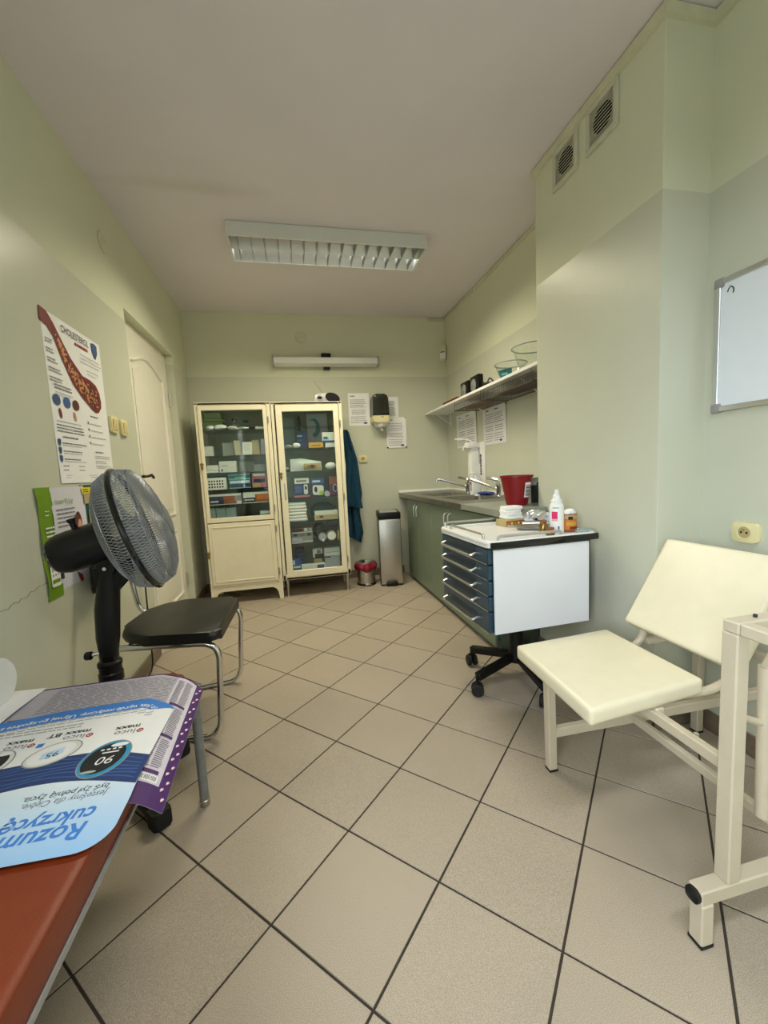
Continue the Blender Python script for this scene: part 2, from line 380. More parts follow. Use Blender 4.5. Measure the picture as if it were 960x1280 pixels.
struct(MB().box(XL - T, XK + T, YF - T, YF, 0, ZH).build('wall_front', 'wall_paint', smooth=False))
struct(MB().box(XL - T, XK + T, YF - T, YB + T, ZH, ZH + 0.1).build('ceiling', 'ceiling_paint', smooth=False))
floor = struct(MB().box(XL - T, XK + T, YF - T, YB + T, -0.05, -0.003).build('floor', 'grout', smooth=False))
O0, EI, EJ = Vector((-0.3410, 1.1426)), Vector((0.20987, -0.21437)), Vector((0.21437, 0.20987))
x0f, x1f, y0f, y1f = XL - 0.1, XK + 0.01, YF, YB
def clip(P):
    for ax, lim, sg in ((0, x0f, 1), (0, x1f, -1), (1, y0f, 1), (1, y1f, -1)):
        Q = []
        for k in range(len(P)):
            a, c = P[k], P[(k + 1) % len(P)]; da, dc = sg * (a[ax] - lim), sg * (c[ax] - lim)
            if da >= 0: Q.append(a)
            if da * dc < 0: t = da / (da - dc); Q.append((a[0] + t * (c[0] - a[0]), a[1] + t * (c[1] - a[1])))
        P = Q
        if len(P) < 3: return []
    return P
whole = None
for i in range(-14, 22):
    for j in range(-14, 20):
        o = O0 + EI * i + EJ * j; g = 0.0095
        q = [o + EI * g + EJ * g, o + EI * (1 - g) + EJ * g, o + EI * (1 - g) + EJ * (1 - g), o + EI * g + EJ * (1 - g)]
        P = clip([(v.x, v.y) for v in q])
        if not P: continue
        if any(P) and (min(p[0] for p in P) > XR + 0.02 and max(p[1] for p in P) < YCF): continue
        full = len(P) == 4 and all(abs(a - v.x) < 1e-9 and abs(c - v.y) < 1e-9 for (a, c), v in zip(P, q))
        if full:
            if whole is None:
                whole = MB().prism([(v.x - o.x, v.y - o.y) for v in q], -0.012, 0.0, bev=0.0012).build('tile', 'floor_tile', floor, smooth=False); t = whole
            else:
                t = whole.copy(); C.objects.link(t); t.parent = floor
            t.location = (o.x, o.y, random.uniform(-0.0006, 0.0))
        else:
            try: MB().prism(P, -0.012, 0.0).build('tile', 'floor_tile', floor, smooth=False)
            except ValueError: pass
def skirting(name, p, q, nrm):
    """tile skirting from p to q; nrm points into the room"""
    p, q, nv = Vector((*p, 0)), Vector((*q, 0)), Vector((*nrm, 0)); d = q - p; L = d.length; d.normalize()
    X = Matrix(((d.x, nv.x, 0, p.x), (d.y, nv.y, 0, p.y), (0, 0, 1, 0), (0, 0, 0, 1)))
    base = struct(MB().box(0, L, 0, 0.006, 0, 0.076, X=X).build(name, 'grout', smooth=False)); a = 0
    while a < L - 0.01:
        e = min(L, a + 0.3); MB().box(a + 0.0015, e - 0.0015, 0.001, 0.011, 0.001, 0.08, 0.002, X, 1).build('skirting_tile', 'skirting', base, smooth=False); a = e
skirting('baseboard_left', (XL, 1.0), (XL, 2.69), (1, 0)); skirting('baseboard_left_far', (XL, 3.67), (XL, YB), (1, 0))
skirting('baseboard_back', (XL, YB), (1.05, YB), (0, -1)); skirting('baseboard_right', (XR, 0.4), (XR, YCN), (-1, 0))
skirting('baseboard_chimney', (XC, YCN), (XC, YCF), (-1, 0)); skirting('baseboard_chimney_near', (XC, YCN), (XR, YCN), (0, -1))
# ceiling mouldings
def mould(name, pts, h, d):
    b = MB()
    for (x, y), (x2, y2), (nx, ny) in pts:
        b.prism([(min(x, x2, x + nx * d, x2 + nx * d), min(y, y2, y + ny * d, y2 + ny * d)), (max(x, x2, x + nx * d, x2 + nx * d), min(y, y2, y + ny * d, y2 + ny * d)),
                 (max(x, x2, x + nx * d, x2 + nx * d), max(y, y2, y + ny * d, y2 + ny * d)), (min(x, x2, x + nx * d, x2 + nx * d), max(y, y2, y + ny * d, y2 + ny * d))], ZH - h, ZH - 0.004)
    return struct(b.build(name, 'moulding_paint', smooth=False))
mould('trim_1', [((XC, YCN - 0.016), (XC, YCF + 0.012), (-1, 0)), ((XC, YCN), (XR, YCN), (0, -1)), ((XR, YF), (XR, YCN - 0.016), (-1, 0))], 0.042, 0.016)
mould('trim_2', [((XK, YCF), (XK, YB), (-1, 0)), ((1.40, YB), (XK - 0.012, YB), (0, -1))], 0.03, 0.010)
struct(MB().tube([(XK - 0.006, YCF, ZH - 0.004), (XK - 0.006, YB - 0.006, ZH - 0.004), (1.42, YB - 0.006, ZH - 0.004)], 0.0035, 6).build('trim_3', 'black_rubber'))
struct(MB().tube([(XC - 0.012, YCF + 0.01, ZH - 0.003), (XC - 0.012, YCN - 0.012, ZH - 0.003), (XR - 0.012, YCN - 0.012, ZH - 0.003), (XR - 0.012, YF + 0.02, ZH - 0.003)], 0.003, 6).build('trim_4', 'grout'))
# hairline crack in the left wall paint
rn = random.Random(4); pts = []
for k in range(26): pts.append((XL + 0.0004, 1.30 + k * 0.0165 + rn.uniform(-.004, .004), 0.685 + 0.0022 * k + rn.uniform(-.006, .006)))
struct(MB().tube(pts, 0.0009, 4).build('trim_5', 'ink_grey'))

# window in the left wall behind the viewer
b = MB(); xa, xb = XL - 0.11, XL - 0.05
for y0, y1, z0, z1 in ((-1.27, -1.21, .83, 2.07), (-.19, -.13, .83, 2.07), (-1.21, -.19, .83, .89), (-1.21, -.19, 2.01, 2.07), (-.72, -.68, .89, 2.01)): b.box(xa, xb, y0, y1, z0, z1, .004, None, 1)
wf = struct(b.build('window_1', 'door_white', smooth=False))
for y0, y1 in ((-1.21, -.72), (-.68, -.19)): MB().box(XL - 0.082, XL - 0.078, y0, y1, .89, 2.01).build('pane', 'clear_glass', wf, smooth=False)
MB().box(XL - 0.05, XL + 0.03, -1.29, -.11, .80, .83, .004).build('window_sill', 'door_white', wf, smooth=False)

# ------------------------------------------------------------------ door
dx = XL - 0.056
leaf = struct(MB().box(dx - 0.04, dx, 2.725, 3.645, 0.006, 2.055, 0.003).build('door_1', 'door_white', smooth=False))
b = MB(); b.box(dx - 0.05, dx - 0.005, 2.70, 2.724, 0, 2.07); b.box(dx - 0.05, dx - 0.005, 3.646, 3.66, 0, 2.07); b.box(dx - 0.05, dx - 0.005, 2.70, 3.66, 2.057, 2.07)
b.build('door_frame', 'door_white', leaf, smooth=False)
def ogee(ya, yb, z0, z1, rise, n=18):
    P = [(ya, z0), (yb, z0), (yb, z1)]
    for k in range(1, n):
        t = k / n; P.append((yb + (ya - yb) * t, z1 + rise * (0.5 - 0.5 * math.cos(2 * math.pi * t)) ** 0.8))
    P.append((ya, z1)); return P
XD = Matrix(((0, 0, 1, dx), (1, 0, 0, 0), (0, 1, 0, 0), (0, 0, 0, 1)))
for za, zb, rise in ((0.81, 1.83, 0.075), (0.17, 0.68, 0.0)):
    P = ogee(2.855, 3.505, za, zb, rise) if rise else [(2.855, za), (3.505, za), (3.505, zb), (2.855, zb)]
    MB().tube([XD @ Vector((y, z, 0.001)) for y, z in P], 0.011, 8, closed=True).build('panel_moulding', 'door_white', leaf)
    cy, cz = 3.18, (za + zb) / 2
    Q = [(cy + (y - cy) * 0.86, cz + (z - cz) * (0.91 if rise else 0.83)) for y, z in P]
    MB().prism(Q, 0.0, 0.006, XD, bev=0.004).build('raised_panel', 'door_white', leaf, smooth=False)
MB().box(dx, dx + 0.004, 2.785, 2.825, 0.98, 1.16, 0.002).build('handle_plate', 'dull_steel', leaf)
MB().tube([(dx + 0.002, 2.803, 1.105), (dx + 0.048, 2.803, 1.107), (dx + 0.05, 2.86, 1.108), (dx + 0.05, 2.90, 1.118), (dx + 0.05, 2.935, 1.098)], [0.009, 0.009, 0.009, 0.008, 0.006], 8, bend=0.02).build('door_handle', 'bronze', leaf)
for z in (0.25, 1.72): MB().lathe([(0.008, -0.05), (0.008, 0.05)], 10, Matrix.Translation((dx + 0.008, 3.648, z))).build('hinge', 'aluminium', leaf)

# ------------------------------------------------------------------ ceiling lamp
def ceiling_lamp(x, y, label, shared=None):
    L = thing('ceiling_lamp', label, 'lamp', (x, y, ZH), group='louvred ceiling lamps')
    hx, hy, d = 0.618, 0.158, 0.084; ox, oy = 0.606, 0.146
    b = MB()
    b.box(-hx, hx, -hy, -oy, -d, -0.006, 0.002, None, 1); b.box(-hx, hx, oy, hy, -d, -0.006, 0.002, None, 1)
    b.box(-hx, -ox, -oy, oy, -d, -0.006); b.box(ox, hx, -oy, oy, -d, -0.006); b.box(-hx, hx, -hy, hy, -0.008, -0.003)
    b.build('housing', 'lamp_white', L, smooth=False)
    MB().box(-hx + 0.02, hx - 0.02, -hy + 0.02, hy - 0.02, -0.003, 0.0).build('gasket', 'black_rubber', L)
    for sgn in (-1, 1):
        b = MB(); cy = sgn * oy / 2
        b.grid(lambda u, v: Vector(((u - .5) * 2 * ox, cy + (v - .5) * oy, -0.014 - 0.066 * abs(2 * v - 1) ** 2.0)), 1, 20)
        b.build('reflector', 'lamp_reflector', L)
        tz = -0.032 if sgn > 0 else -0.022
        MB().tube([(-ox + 0.01, cy, tz), (ox - 0.01, cy, tz)], 0.008, 10).build('fluorescent_tube', 'tube_glow' if sgn > 0 else 'white_plastic', L)
    for k in range(15):
        bx = -ox + 2 * ox * (k + 0.5) / 15
        MB().prism([(-0.001, -0.082), (0.001, -0.082), (0.006, -0.052), (-0.006, -0.052)], -oy, oy, Matrix(((1, 0, 0, bx), (0, 0, 1, 0), (0, 1, 0, 0), (0, 0, 0, 1)))).build('louvre_blade', 'louvre_metal', L, smooth=False)
    return L
ceiling_lamp(0.318, 2.828, 'white louvred fluorescent ceiling lamp fixed above the middle of the room')
l2 = ceiling_lamp(0.45, -0.10, 'white louvred fluorescent ceiling lamp on the ceiling behind the viewer')

# wall lamp above the cabinets
L = thing('wall_lamp', 'long white fluorescent batten lamp fixed to the back wall above the cabinets', 'lamp', (0.366, YB, 2.12))
MB().prism([(-0.045, 0.042), (-0.11, 0.03), (-0.11, -0.022), (-0.06, -0.042), (-0.045, -0.042)], -0.485, 0.485, Matrix(((0, 0, 1, 0), (1, 0, 0, 0), (0, 1, 0, 0), (0, 0, 0, 1))), bev=0.003).build('lamp_body', 'lamp_white', L, smooth=False)
for s in (-1, 1): MB().box(s * 0.492 - 0.008, s * 0.492 + 0.008, -0.114, -0.04, -0.046, 0.044, 0.003).build('end_cap', 'grey_trim', L)
b = MB(); b.box(-0.045, 0.045, -0.05, 0, -0.03, 0.085, 0.004); b.box(-0.03, 0.03, -0.05, 0, -0.062, -0.03, 0.003); b.build('wall_bracket', 'black_plastic', L)

# ------------------------------------------------------------------ small wall fittings
def cover(loc, r, label, basis):
    L = thing('junction_cover', label, 'cover', loc, basis=basis)
    MB().lathe([(r, 0), (r, 0.004), (r * 0.93, 0.007), (0.0, 0.008)], 28).build('cover_plate', 'moulding_paint', L)
    MB().lathe([(r * 1.04, 0), (r * 1.04, 0.0015)], 28).build('plate_edge', 'ink_light', L)
cover((0.143, YB, 2.36), 0.05, 'round painted junction box cover high on the back wall above the batten lamp', BACK)
cover((XL, 2.50, 2.32), 0.05, 'round painted junction box cover high on the left wall near the ceiling', LEFT)
def socket(loc, basis, label, s):
    L = thing('power_socket', label, 'socket', loc, basis=basis)
    MB().prism(round_poly([(-s, -s * .82), (s, -s * .82), (s, s * .82), (-s, s * .82)], s * .3), 0, 0.016, bev=0.004).build('face_plate', 'cream_plastic', L)
    MB().lathe([(s * .58, 0.0165), (s * .56, 0.018), (s * .5, 0.0175), (s * .48, 0.0166)], 24).build('socket_rim', 'cream_plastic', L)
    MB().disc(0, 0, s * .47, s * .47, 0.0163, 0.0006).build('socket_well', 'carton_tan', L)
    for k in (-1, 1): MB().disc(k * s * .22, 0, s * .09, s * .09, 0.017, 0.0006, n=10).build('contact_hole', 'dark_hole', L)
    MB().lathe([(s * .07, 0.016), (s * .07, 0.026), (0.0, 0.028)], 10, Matrix.Translation((0, s * .24, 0))).build('earth_pin', 'dull_steel', L)
socket((XR, 1.108, 0.797), RIGHT, 'cream power socket on the right wall above the cream chair', 0.042)
socket((0.673, YB, 1.197), BACK, 'small cream power socket on the back wall beside the teal garment', 0.042)
for y, z, lab in ((2.372, 1.372, 'cream double light switch nearest the poster, left of the pair by the door'), (2.497, 1.368, 'cream single light switch nearest the door, right of the pair')):
    L = thing('light_switch', lab, 'switch', (XL, y, z), basis=LEFT)
    MB().prism(round_poly([(-.042, -.042), (.042, -.042), (.042, .042), (-.042, .042)], .012), 0, 0.014, bev=0.004).build('face_plate', 'cream_plastic', L)
    n = 2 if y < 2.4 else 1
    for k in range(n):
        a, c = -.028 + .056 * k / n, -.028 + .056 * (k + 1) / n
        MB().box(a + .001, c - .001, -.028, .028, 0.014, 0.019, 0.002, Matrix.Rotation(math.radians(4), 4, 'X')).build('rocker', 'carton_cream', L)
L = thing('motion_sensor', 'small white motion sensor in the back right corner above the shelf', 'sensor', (1.548, 4.052, 2.225), math.radians(-40))
MB().prism(round_poly([(-.032, -.085), (.032, -.085), (.032, .085), (-.032, .085)], .03), -0.02, 0.02, Matrix(((1, 0, 0, 0), (0, 0, -1, 0), (0, 1, 0, 0), (0, 0, 0, 1))), bev=0.008).build('sensor_body', 'moulding_paint', L)
MB().box(-0.02, 0.02, -0.022, -0.018, 0.0, 0.008, 0.001).build('sensor_slot', 'ink', L)
MB().box(-0.026, 0.026, -0.021, -0.018, -0.06, -0.006, 0.001).build('sensor_lens', 'white_plastic', L)
for y, lab in ((1.7975, 'louvred ventilation grille nearer the sink, high on the chimney breast'), (1.566, 'louvred ventilation grille nearer the viewer, high on the chimney breast')):
    L = thing('ventilation_grille', lab, 'vent', (XC, y, 2.442), basis=RIGHT, group='ventilation grilles')
    h = 0.0885; b = MB()
    for a in ((-h, -h, h, -h + .022), (-h, h - .022, h, h), (-h, -h + .022, -h + .022, h - .022), (h - .022, -h + .022, h, h - .022)): b.box(a[0], a[2], a[1], a[3], 0, 0.012, 0.002, None, 1)
    b.build('grille_frame', 'vent_white', L, smooth=False)
    MB().box(-h + .02, h - .02, -h + .02, h - .02, 0.0, 0.002).build('back_plate', 'vent_white', L)
    MB().disc(0, 0.004, 0.052, 0.05, 0.0022, 0.0006).build('duct_hole', 'dark_hole', L)
    for k in range(10):
        zz = -h + .022 + (2 * h - .044) * (k + .5) / 10
        MB().box(-h + .021, h - .021, zz - .0048, zz + .0048, 0.006, 0.0075, X=Matrix.Translation((0, zz, 0.0065)) @ Matrix.Rotation(math.radians(-35), 4, 'X') @ Matrix.Translation((0, -zz, -0.0065))).build('slat', 'vent_white', L, smooth=False)
# whiteboard
L = thing('whiteboard', 'white dry erase board with aluminium frame on the right wall', 'whiteboard', (XR, 0.785, 1.45), basis=RIGHT)
hw, hh = 0.45, 0.2275
MB().box(-hw + .01, hw - .01, -hh + .01, hh - .01, 0.002, 0.010).build('board_surface', 'board_white', L, smooth=False)
for a in ((-hw, hw, hh - .018, hh), (-hw, hw, -hh, -hh + .018), (-hw, -hw + .018, -hh, hh), (hw - .018, hw, -hh, hh)): MB().box(a[0], a[1], a[2], a[3], 0, 0.016, 0.002, None, 1).build('frame_rail', 'aluminium', L, smooth=False)
for sx in (-1, 1):
    for sy in (-1, 1): MB().box(sx * (hw - .012) - .016, sx * (hw - .012) + .016, sy * (hh - .012) - .016, sy * (hh - .012) + .016, 0, 0.018, 0.004).build('corner_cap', 'grey_trim', L)
MB().tube([(-hw + .05 + .010 * math.cos(a), hh - .052 + .014 * math.sin(a), 0.0105) for a in [math.radians(t) for t in range(-40, 200, 20)]], 0.0018, 6).build('corner_mark', 'ink', L)
MB().tube([(-hw + .047 + .007 * math.cos(a), hh - .040 + .008 * math.sin(a), 0.0105) for a in [math.radians(t) for t in range(30, 150, 20)]], 0.0007, 4).build('corner_mark', 'ink_grey', L)
b = MB(); b.box(0.02, 0.40, -hh - .004, -hh + .004, 0.0, 0.055, 0.003); b.build('pen_tray', 'aluminium', L)

# ------------------------------------------------------------------ posters and notices
def notice(label, loc, basis, w_, h_, seed, tacks=(), rot=0.0, cols=1, cat='notice', mark=True, curl=0.006):
    L = thing('paper_notice', label, cat, loc, basis=basis)
    MB().grid(lambda u, v: Vector(((u - .5) * w_, (v - .5) * h_, 0.001 + curl * (abs(u - .5) * 2) ** 3 * (0.3 + v))), 8, 8, 0.0004).build('sheet', 'paper', L)
    if curl > 0.004: curl = 0.004
    b = MB(); b2 = MB()
    for c in range(cols):
        cw = w_ * 0.84 / cols; cx = -w_ * .42 + c * (cw + .004)
        b.lines(cx, h_ * .30, cw * .94, 5, h_ * .055, 0.004, 0.0045, seed + c); b.lines(cx + cw * .08, h_ * -.02, cw * .84, 3, h_ * .055, 0.0045, 0.0045, seed + 9 + c); b.lines(cx, -h_ * .22, cw * .94, 4, h_ * .06, 0.004, 0.0045, seed + 5 + c)
        b2.lines(cx, h_ * .42, cw * .4, 1, .02, 0.008, 0.0045, seed)
    b.build('printed_lines', 'ink_grey', L, smooth=False); b2.build('printed_heading', 'ink', L, smooth=False)
    if mark: MB().disc(w_ * .28, -h_ * .42, .02, .009, 0.0045, 0.0003).build('printed_mark', 'navy_light', L)
    for x, y in tacks: MB().lathe([(0.008, 0.002), (0.008, 0.006), (0.004, 0.009)], 10, Matrix.Translation((x, y, 0))).build('tack', 'black_plastic', L)
    return L
notice('white printed notice on the back wall left of the towel dispenser', (0.662, YB, 1.682), BACK, 0.21, 0.315, 3)
notice('printed notice half hidden behind the towel dispenser on the back wall', (0.967, YB, 1.70), BACK, 0.19, 0.20, 5, mark=False)
notice('white printed notice with black tacks below the towel dispenser', (1.03, YB - 0.006, 1.446), BACK, 0.205, 0.305, 8, ((.097, .145), (-.097, -.147), (.097, -.147)))
notice('two column notice on the sink wall nearer the back corner', (XK, 3.605, 1.405), RIGHT, 0.44, 0.31, 12, (), cols=2, mark=False)
notice('two column notice on the sink wall nearer the chimney', (XK, 3.058, 1.39), RIGHT, 0.38, 0.30, 15, ((.185, .14),), cols=2)

# cholesterol poster
L = thing('health_poster', 'tall health poster about cholesterol with a red artery picture on the left wall', 'poster', (XL, 2.075, 1.415), basis=LEFT)
W, H = 0.485, 0.665
MB().grid(lambda u, v: Vector(((u - .5) * W, (v - .5) * H, 0.0008 + 0.004 * (1 - v) ** 4 * (0.5 + math.sin(u * 5) * .5))), 10, 12, 0.0004).build('sheet', 'paper', L)
z = 0.0035
def art(off):
    top = [(-.245, .335), (-.19, .30), (-.135, .215), (-.08, .12), (-.02, .03), (.03, -.03), (.09, -.07), (.135, -.10), (.155, -.145), (.15, -.185), (.175, -.20)]
    bot = [(.165, -.225), (.14, -.235), (.08, -.245), (.02, -.21), (-.03, -.14), (-.07, -.06), (-.105, .03), (-.145, .12), (-.195, .185), (-.235, .225)]
    return top, bot
P1 = [(-.25, .335), (-.202, .330), (-.16, .298), (-.11, .245), (-.054, .190), (.03, .138), (.10, .134), (.15, .120), (.178, .088), (.186, .05), (.180, .02), (.15, -.006), (.125, -.010), (.09, .0), (.065, .012), (.0, .045), (-.057, .083), (-.123, .166), (-.172, .245), (-.209, .272), (-.252, .280)]
MB().prism(P1, z, z + .0003).build('artery_picture', 'artery_red', L, smooth=False)
P2 = [(-.175, .288), (-.13, .240), (-.068, .178), (.02, .122), (.09, .118), (.135, .106), (.160, .08), (.166, .05), (.155, .022), (.125, .006), (.095, .014), (.01, .062), (-.047, .100), (-.108, .178), (-.155, .248)]
MB().prism(P2, z + .0004, z + .0007).build('artery_inside', 'artery_dark', L, smooth=False)
rn = random.Random(5); fy, fp = MB(), MB()
cl = [(-.150, .255), (-.115, .205), (-.072, .150), (-.01, .098), (.06, .070), (.13, .055)]
for k in range(150):
    t = rn.random() ** 0.75 * (len(cl) - 1.001); i = int(t); f_ = t - i; px = cl[i][0] + (cl[i + 1][0] - cl[i][0]) * f_; py = cl[i][1] + (cl[i + 1][1] - cl[i][1]) * f_
    wd = 0.010 + 0.030 * t / 5; px += rn.uniform(-wd, wd) * .7; py += rn.uniform(-wd, wd) * 1.1
    (fy if rn.random() < .65 else fp).disc(px, py, rn.uniform(.003, .010), rn.uniform(.003, .007), z + .0008 + k * 2e-6, .0003, rn.uniform(0, 3), 8)
fy.build('fat_deposits', 'fat_yellow', L, smooth=False); fp.build('blood_cells', 'fat_pink', L, smooth=False)
text('CHOLESTEROL', 0.040, 'ink', L, 'poster_title', -.108, .285, z, sx=.86)
b = MB(); b.lines(-.005, .272, .125, 1, .01, .011, z, 77); b.build('poster_subtitle', 'ink_red', L, smooth=False)
def shield(x, y, s): return [(x - s, y + s * 1.1), (x, y + s * 1.3), (x + s, y + s * 1.1), (x + s * .9, y - s * .3), (x, y - s * 1.5), (x - s * .9, y - s * .3)]
MB().prism(shield(.178, .285, .027), z, z + .0004).build('shield_emblem', 'shield_blue', L, smooth=False)
MB().prism(shield(.178, .285, .016), z + .0004, z + .0007).build('shield_emblem', 'navy_light', L, smooth=False)
bk = MB(); bk2 = MB()
for k in range(5): bk.lines(-.232, .225 - k * .036, .062 + .012 * k, 2, .011, .0038, z, 30 + k)
bk2.lines(.03, .235, .20, 3, .016, .0028, z, 41); bk2.lines(.08, .175, .14, 2, .016, .0028, z, 42)
bk.lines(-.205, .058, .16, 2, .012, .005, z, 44); bk2.lines(-.205, .028, .18, 2, .010, .0028, z, 45)
bk2.lines(-.22, -.085, .20, 1, .012, .0028, z, 46); bk.lines(-.225, -.100, .22, 3, .012, .0040, z, 47); bk.lines(-.19, -.145, .14, 1, .01, .0055, z, 48)
for k in range(4): bk2.lines(.05, -.066 - k * .030, .15, 1, .01, .0035, z, 60 + k); bk.rect(.030, -.072 - k * .030, .038, -.060 - k * .030, z)
bk.lines(.06, -.030, .12, 1, .01, .005, z, 49); bk.lines(.07, -.192, .10, 1, .01, .005, z, 50)
for k in range(3): bk2.lines(.06, -.212 - k * .022, .16, 2, .009, .0028, z, 54 + k)
for k in range(3): bk.lines(-.20, -.170 - k * .032, .20, 1, .01, .0042, z, 70 + k); bk2.lines(-.20, -.180 - k * .032, .19, 1, .01, .0028, z, 75 + k)
for k in range(4): bk.lines(-.215 + (k % 2) * .12, -.262 - (k // 2) * .016, .06, 1, .01, .0035, z, 80 + k)
bk2.lines(-.20, -.300, .38, 2, .009, .0026, z, 51); bk.lines(-.04, -.322, .05, 1, .01, .006, z, 52)
bk.build('printed_lines', 'ink_grey', L, smooth=False); bk2.build('printed_small_lines', 'ink_light', L, smooth=False)
for (x, c) in ((-.203, 'shield_blue'), (-.128, 'navy_light'), (-.058, 'hair')): MB().disc(x, -.005, .026, .022, z, .0004).build('round_picture', c, L)
for x, c in ((-.187, 'artery_red'), (-.077, 'fat_pink')): MB().disc(x, -.055, .009, .020, z, .0004, 0.2).build('small_picture', c, L)
for k in range(3): MB().prism(shield(-.222, -.172 - k * .032, .011), z + .0001, z + .0004).build('small_shield', 'shield_blue', L, smooth=False)

# green strip leaflet with white panel
L = thing('meter_leaflet', 'white leaflet with a bright green left strip on the left wall behind the fan', 'leaflet', (XL, 1.655, 0.66), basis=LEFT)
MB().grid(lambda u, v: Vector((.09 + u * .25, .02 + v * .388, 0.0012 + 0.004 * math.sin(v * 7) ** 2 * (1 - u))), 6, 12, 0.0004).build('sheet', 'paper_lilac', L)
MB().grid(lambda u, v: Vector((u * .098 + .004 * math.sin(v * 11), v * .41 - .014 * (1 - v) * (1 - u) * 0, 0.002 + 0.005 * math.sin(v * 9) ** 2 * (1 - u))), 5, 16, 0.0004).build('green_strip', 'leaf_green', L)
text('Instant MySugr', 0.028, 'leaf_green', L, 'leaflet_title', .108, .345, 0.0062, sx=.78)
b = MB(); b.lines(.112, .325, .14, 5, .016, .005, .0062, 5); b.build('printed_lines', 'ink_grey', L, smooth=False)
b = MB(); b.lines(.115, .225, .06, 3, .013, .003, .0062, 6); b.lines(.12, .17, .06, 3, .016, .003, .0062, 7); b.build('printed_small_lines', 'ink_light', L, smooth=False)
b = MB(); b.lines(.028, .265, .06, 4, .015, .006, .0075, 8); b.lines(.03, .195, .055, 1, .01, .003, .0075, 9); b.lines(.035, .325, .03, 2, .015, .003, .0075, 10); b.build('strip_lines', 'paper', L, smooth=False)
MB().prism(round_poly([(.022, .045), (.08, .045), (.08, .165), (.022, .165)], .01), .0075, .0079).build('phone_picture', 'paper', L, smooth=False)
MB().rect(.027, .125, .075, .150, .0080).build('phone_screen', 'sky_blue', L); MB().rect(.027, .058, .075, .072, .0080).build('phone_button', 'leaf_green', L)
b = MB()
for k in range(6): b.disc(.034 + (k % 3) * .017, .105 - (k // 3) * .017, .004, .004, .0080, n=10)
b.build('phone_keys', 'ink_grey', L, smooth=False)
MB().rect(.083, .062, .105, .09, .0078).build('black_square', 'ink', L)
MB().disc(.262, .255, .026, .05, .0062, .0003).build('portrait_hair', 'hair', L); MB().disc(.268, .243, .016, .03, .0066, .0003).build('portrait_face', 'skin', L)
MB().prism([(.205, .065), (.222, .055), (.240, .045), (.246, .02), (.226, .018), (.214, .04)], .0062, .0065).build('sleeve_picture', 'red_brown', L, smooth=False)
# teal poster
L = thing('teal_poster', 'dark teal poster with tan picture and yellow tag behind the fan', 'poster', (XL, 1.962, 0.60), basis=LEFT)
MB().grid(lambda u, v: Vector((u * .20, v * .472, 0.001 + .004 * (1 - v) ** 3)), 5, 10, 0.0004).build('sheet', 'teal_green', L)
MB().rect(.05, .20, .19, .365, .0055).build('tan_picture', 'tan_paper', L); MB().rect(.05, .05, .19, .17, .0055).build('tan_picture', 'tan_paper', L)
MB().rect(.01, .435, .085, .462, .0055).build('yellow_tag', 'yellow', L); MB().rect(.022, .392, .085, .434, .0055).build('small_picture', 'carton_tan', L)
b = MB(); b.lines(.018, .454, .06, 2, .009, .004, .0062, 3); b.build('printed_lines', 'ink', L, smooth=False)

# ------------------------------------------------------------------ the two medical cabinets
YC = 3.62
def ring(b, x0, x1, z0, z1, wl, wr, wb, wt, ya, yb, bev=0.003):
    b.box(x0, x0 + wl, ya, yb, z0, z1, bev, None, 1); b.box(x1 - wr, x1, ya, yb, z0, z1, bev, None, 1)
    b.box(x0 + wl, x1 - wr, ya, yb, z0, z0 + wb, bev, None, 1); b.box(x0 + wl, x1 - wr, ya, yb, z1 - wt, z1, bev, None, 1)
    return b
def knob(L, x, z):
    MB().lathe([(0.013, 0), (0.013, 0.003), (0.006, 0.006), (0.006, 0.016), (0.011, 0.02), (0.011, 0.026), (0.0, 0.028)], 14, Matrix.Translation((x, -0.012, z)) @ Matrix.Rotation(math.radians(90), 4, 'X')).build('lock_knob', 'brass', L)
    MB().prism([(x - .006, z - .045), (x + .006, z - .045), (x + .009, z - .015), (x - .009, z - .015)], 0.012, 0.018, Matrix(((1, 0, 0, 0), (0, 0, -1, 0), (0, 1, 0, 0), (0, 0, 0, 1))), bev=.002).build('key', 'brass', L)
def hinge(L, x, z): MB().lathe([(0.004, -0.028), (0.006, -0.026), (0.006, 0.026), (0.004, 0.028)], 8, Matrix.Translation((x, -0.010, z))).build('hinge', 'dull_steel', L)
# left cabinet
Lc = thing('medicine_cabinet', 'left cream metal medicine cabinet, glass door above and solid door below', 'cabinet', (-0.465, YC, 0))
hw, D = 0.297, 0.37
MB().box(-hw, -hw + .018, 0.012, D, 0.15, 1.688, .004, None, 1).build('side_panel', 'cream_enamel', Lc); MB().box(hw - .018, hw, 0.012, D, 0.15, 1.688, .004, None, 1).build('side_panel', 'cream_enamel', Lc)
MB().box(-hw, hw, 0.0, D, 1.668, 1.69, .004, None, 1).build('top_panel', 'cream_enamel', Lc); MB().box(-hw + .018, hw - .018, 0.012, D, 0.15, 0.17).build('bottom_panel', 'cream_enamel', Lc)
MB().box(-hw + .018, hw - .018, 0.02, D, 0.712, 0.734).build('middle_panel', 'cabinet_inside_shaded', Lc); MB().box(-hw + .018, hw - .018, D - .012, D, 0.17, 1.67).build('back_panel', 'cabinet_inside_shaded', Lc)
ring(MB(), -hw, hw, 0.152, 1.688, .022, .030, .03, .02, 0.0, 0.014).build('face_frame', 'cream_enamel', Lc, smooth=False)
dr = ring(MB(), -hw + .024, hw - .032, 0.704, 1.664, .028, .030, .040, .040, -0.012, 0.004).build('upper_door', 'cream_enamel', Lc, smooth=False)
MB().box(-hw + .046, hw - .056, -0.003, 0.001, 0.740, 1.628).build('door_glass', 'clear_glass', dr, smooth=False)
dl = MB().box(-hw + .024, hw - .032, -0.012, 0.004, 0.172, 0.696, .003, None, 1).build('lower_door', 'cream_enamel', Lc, smooth=False)
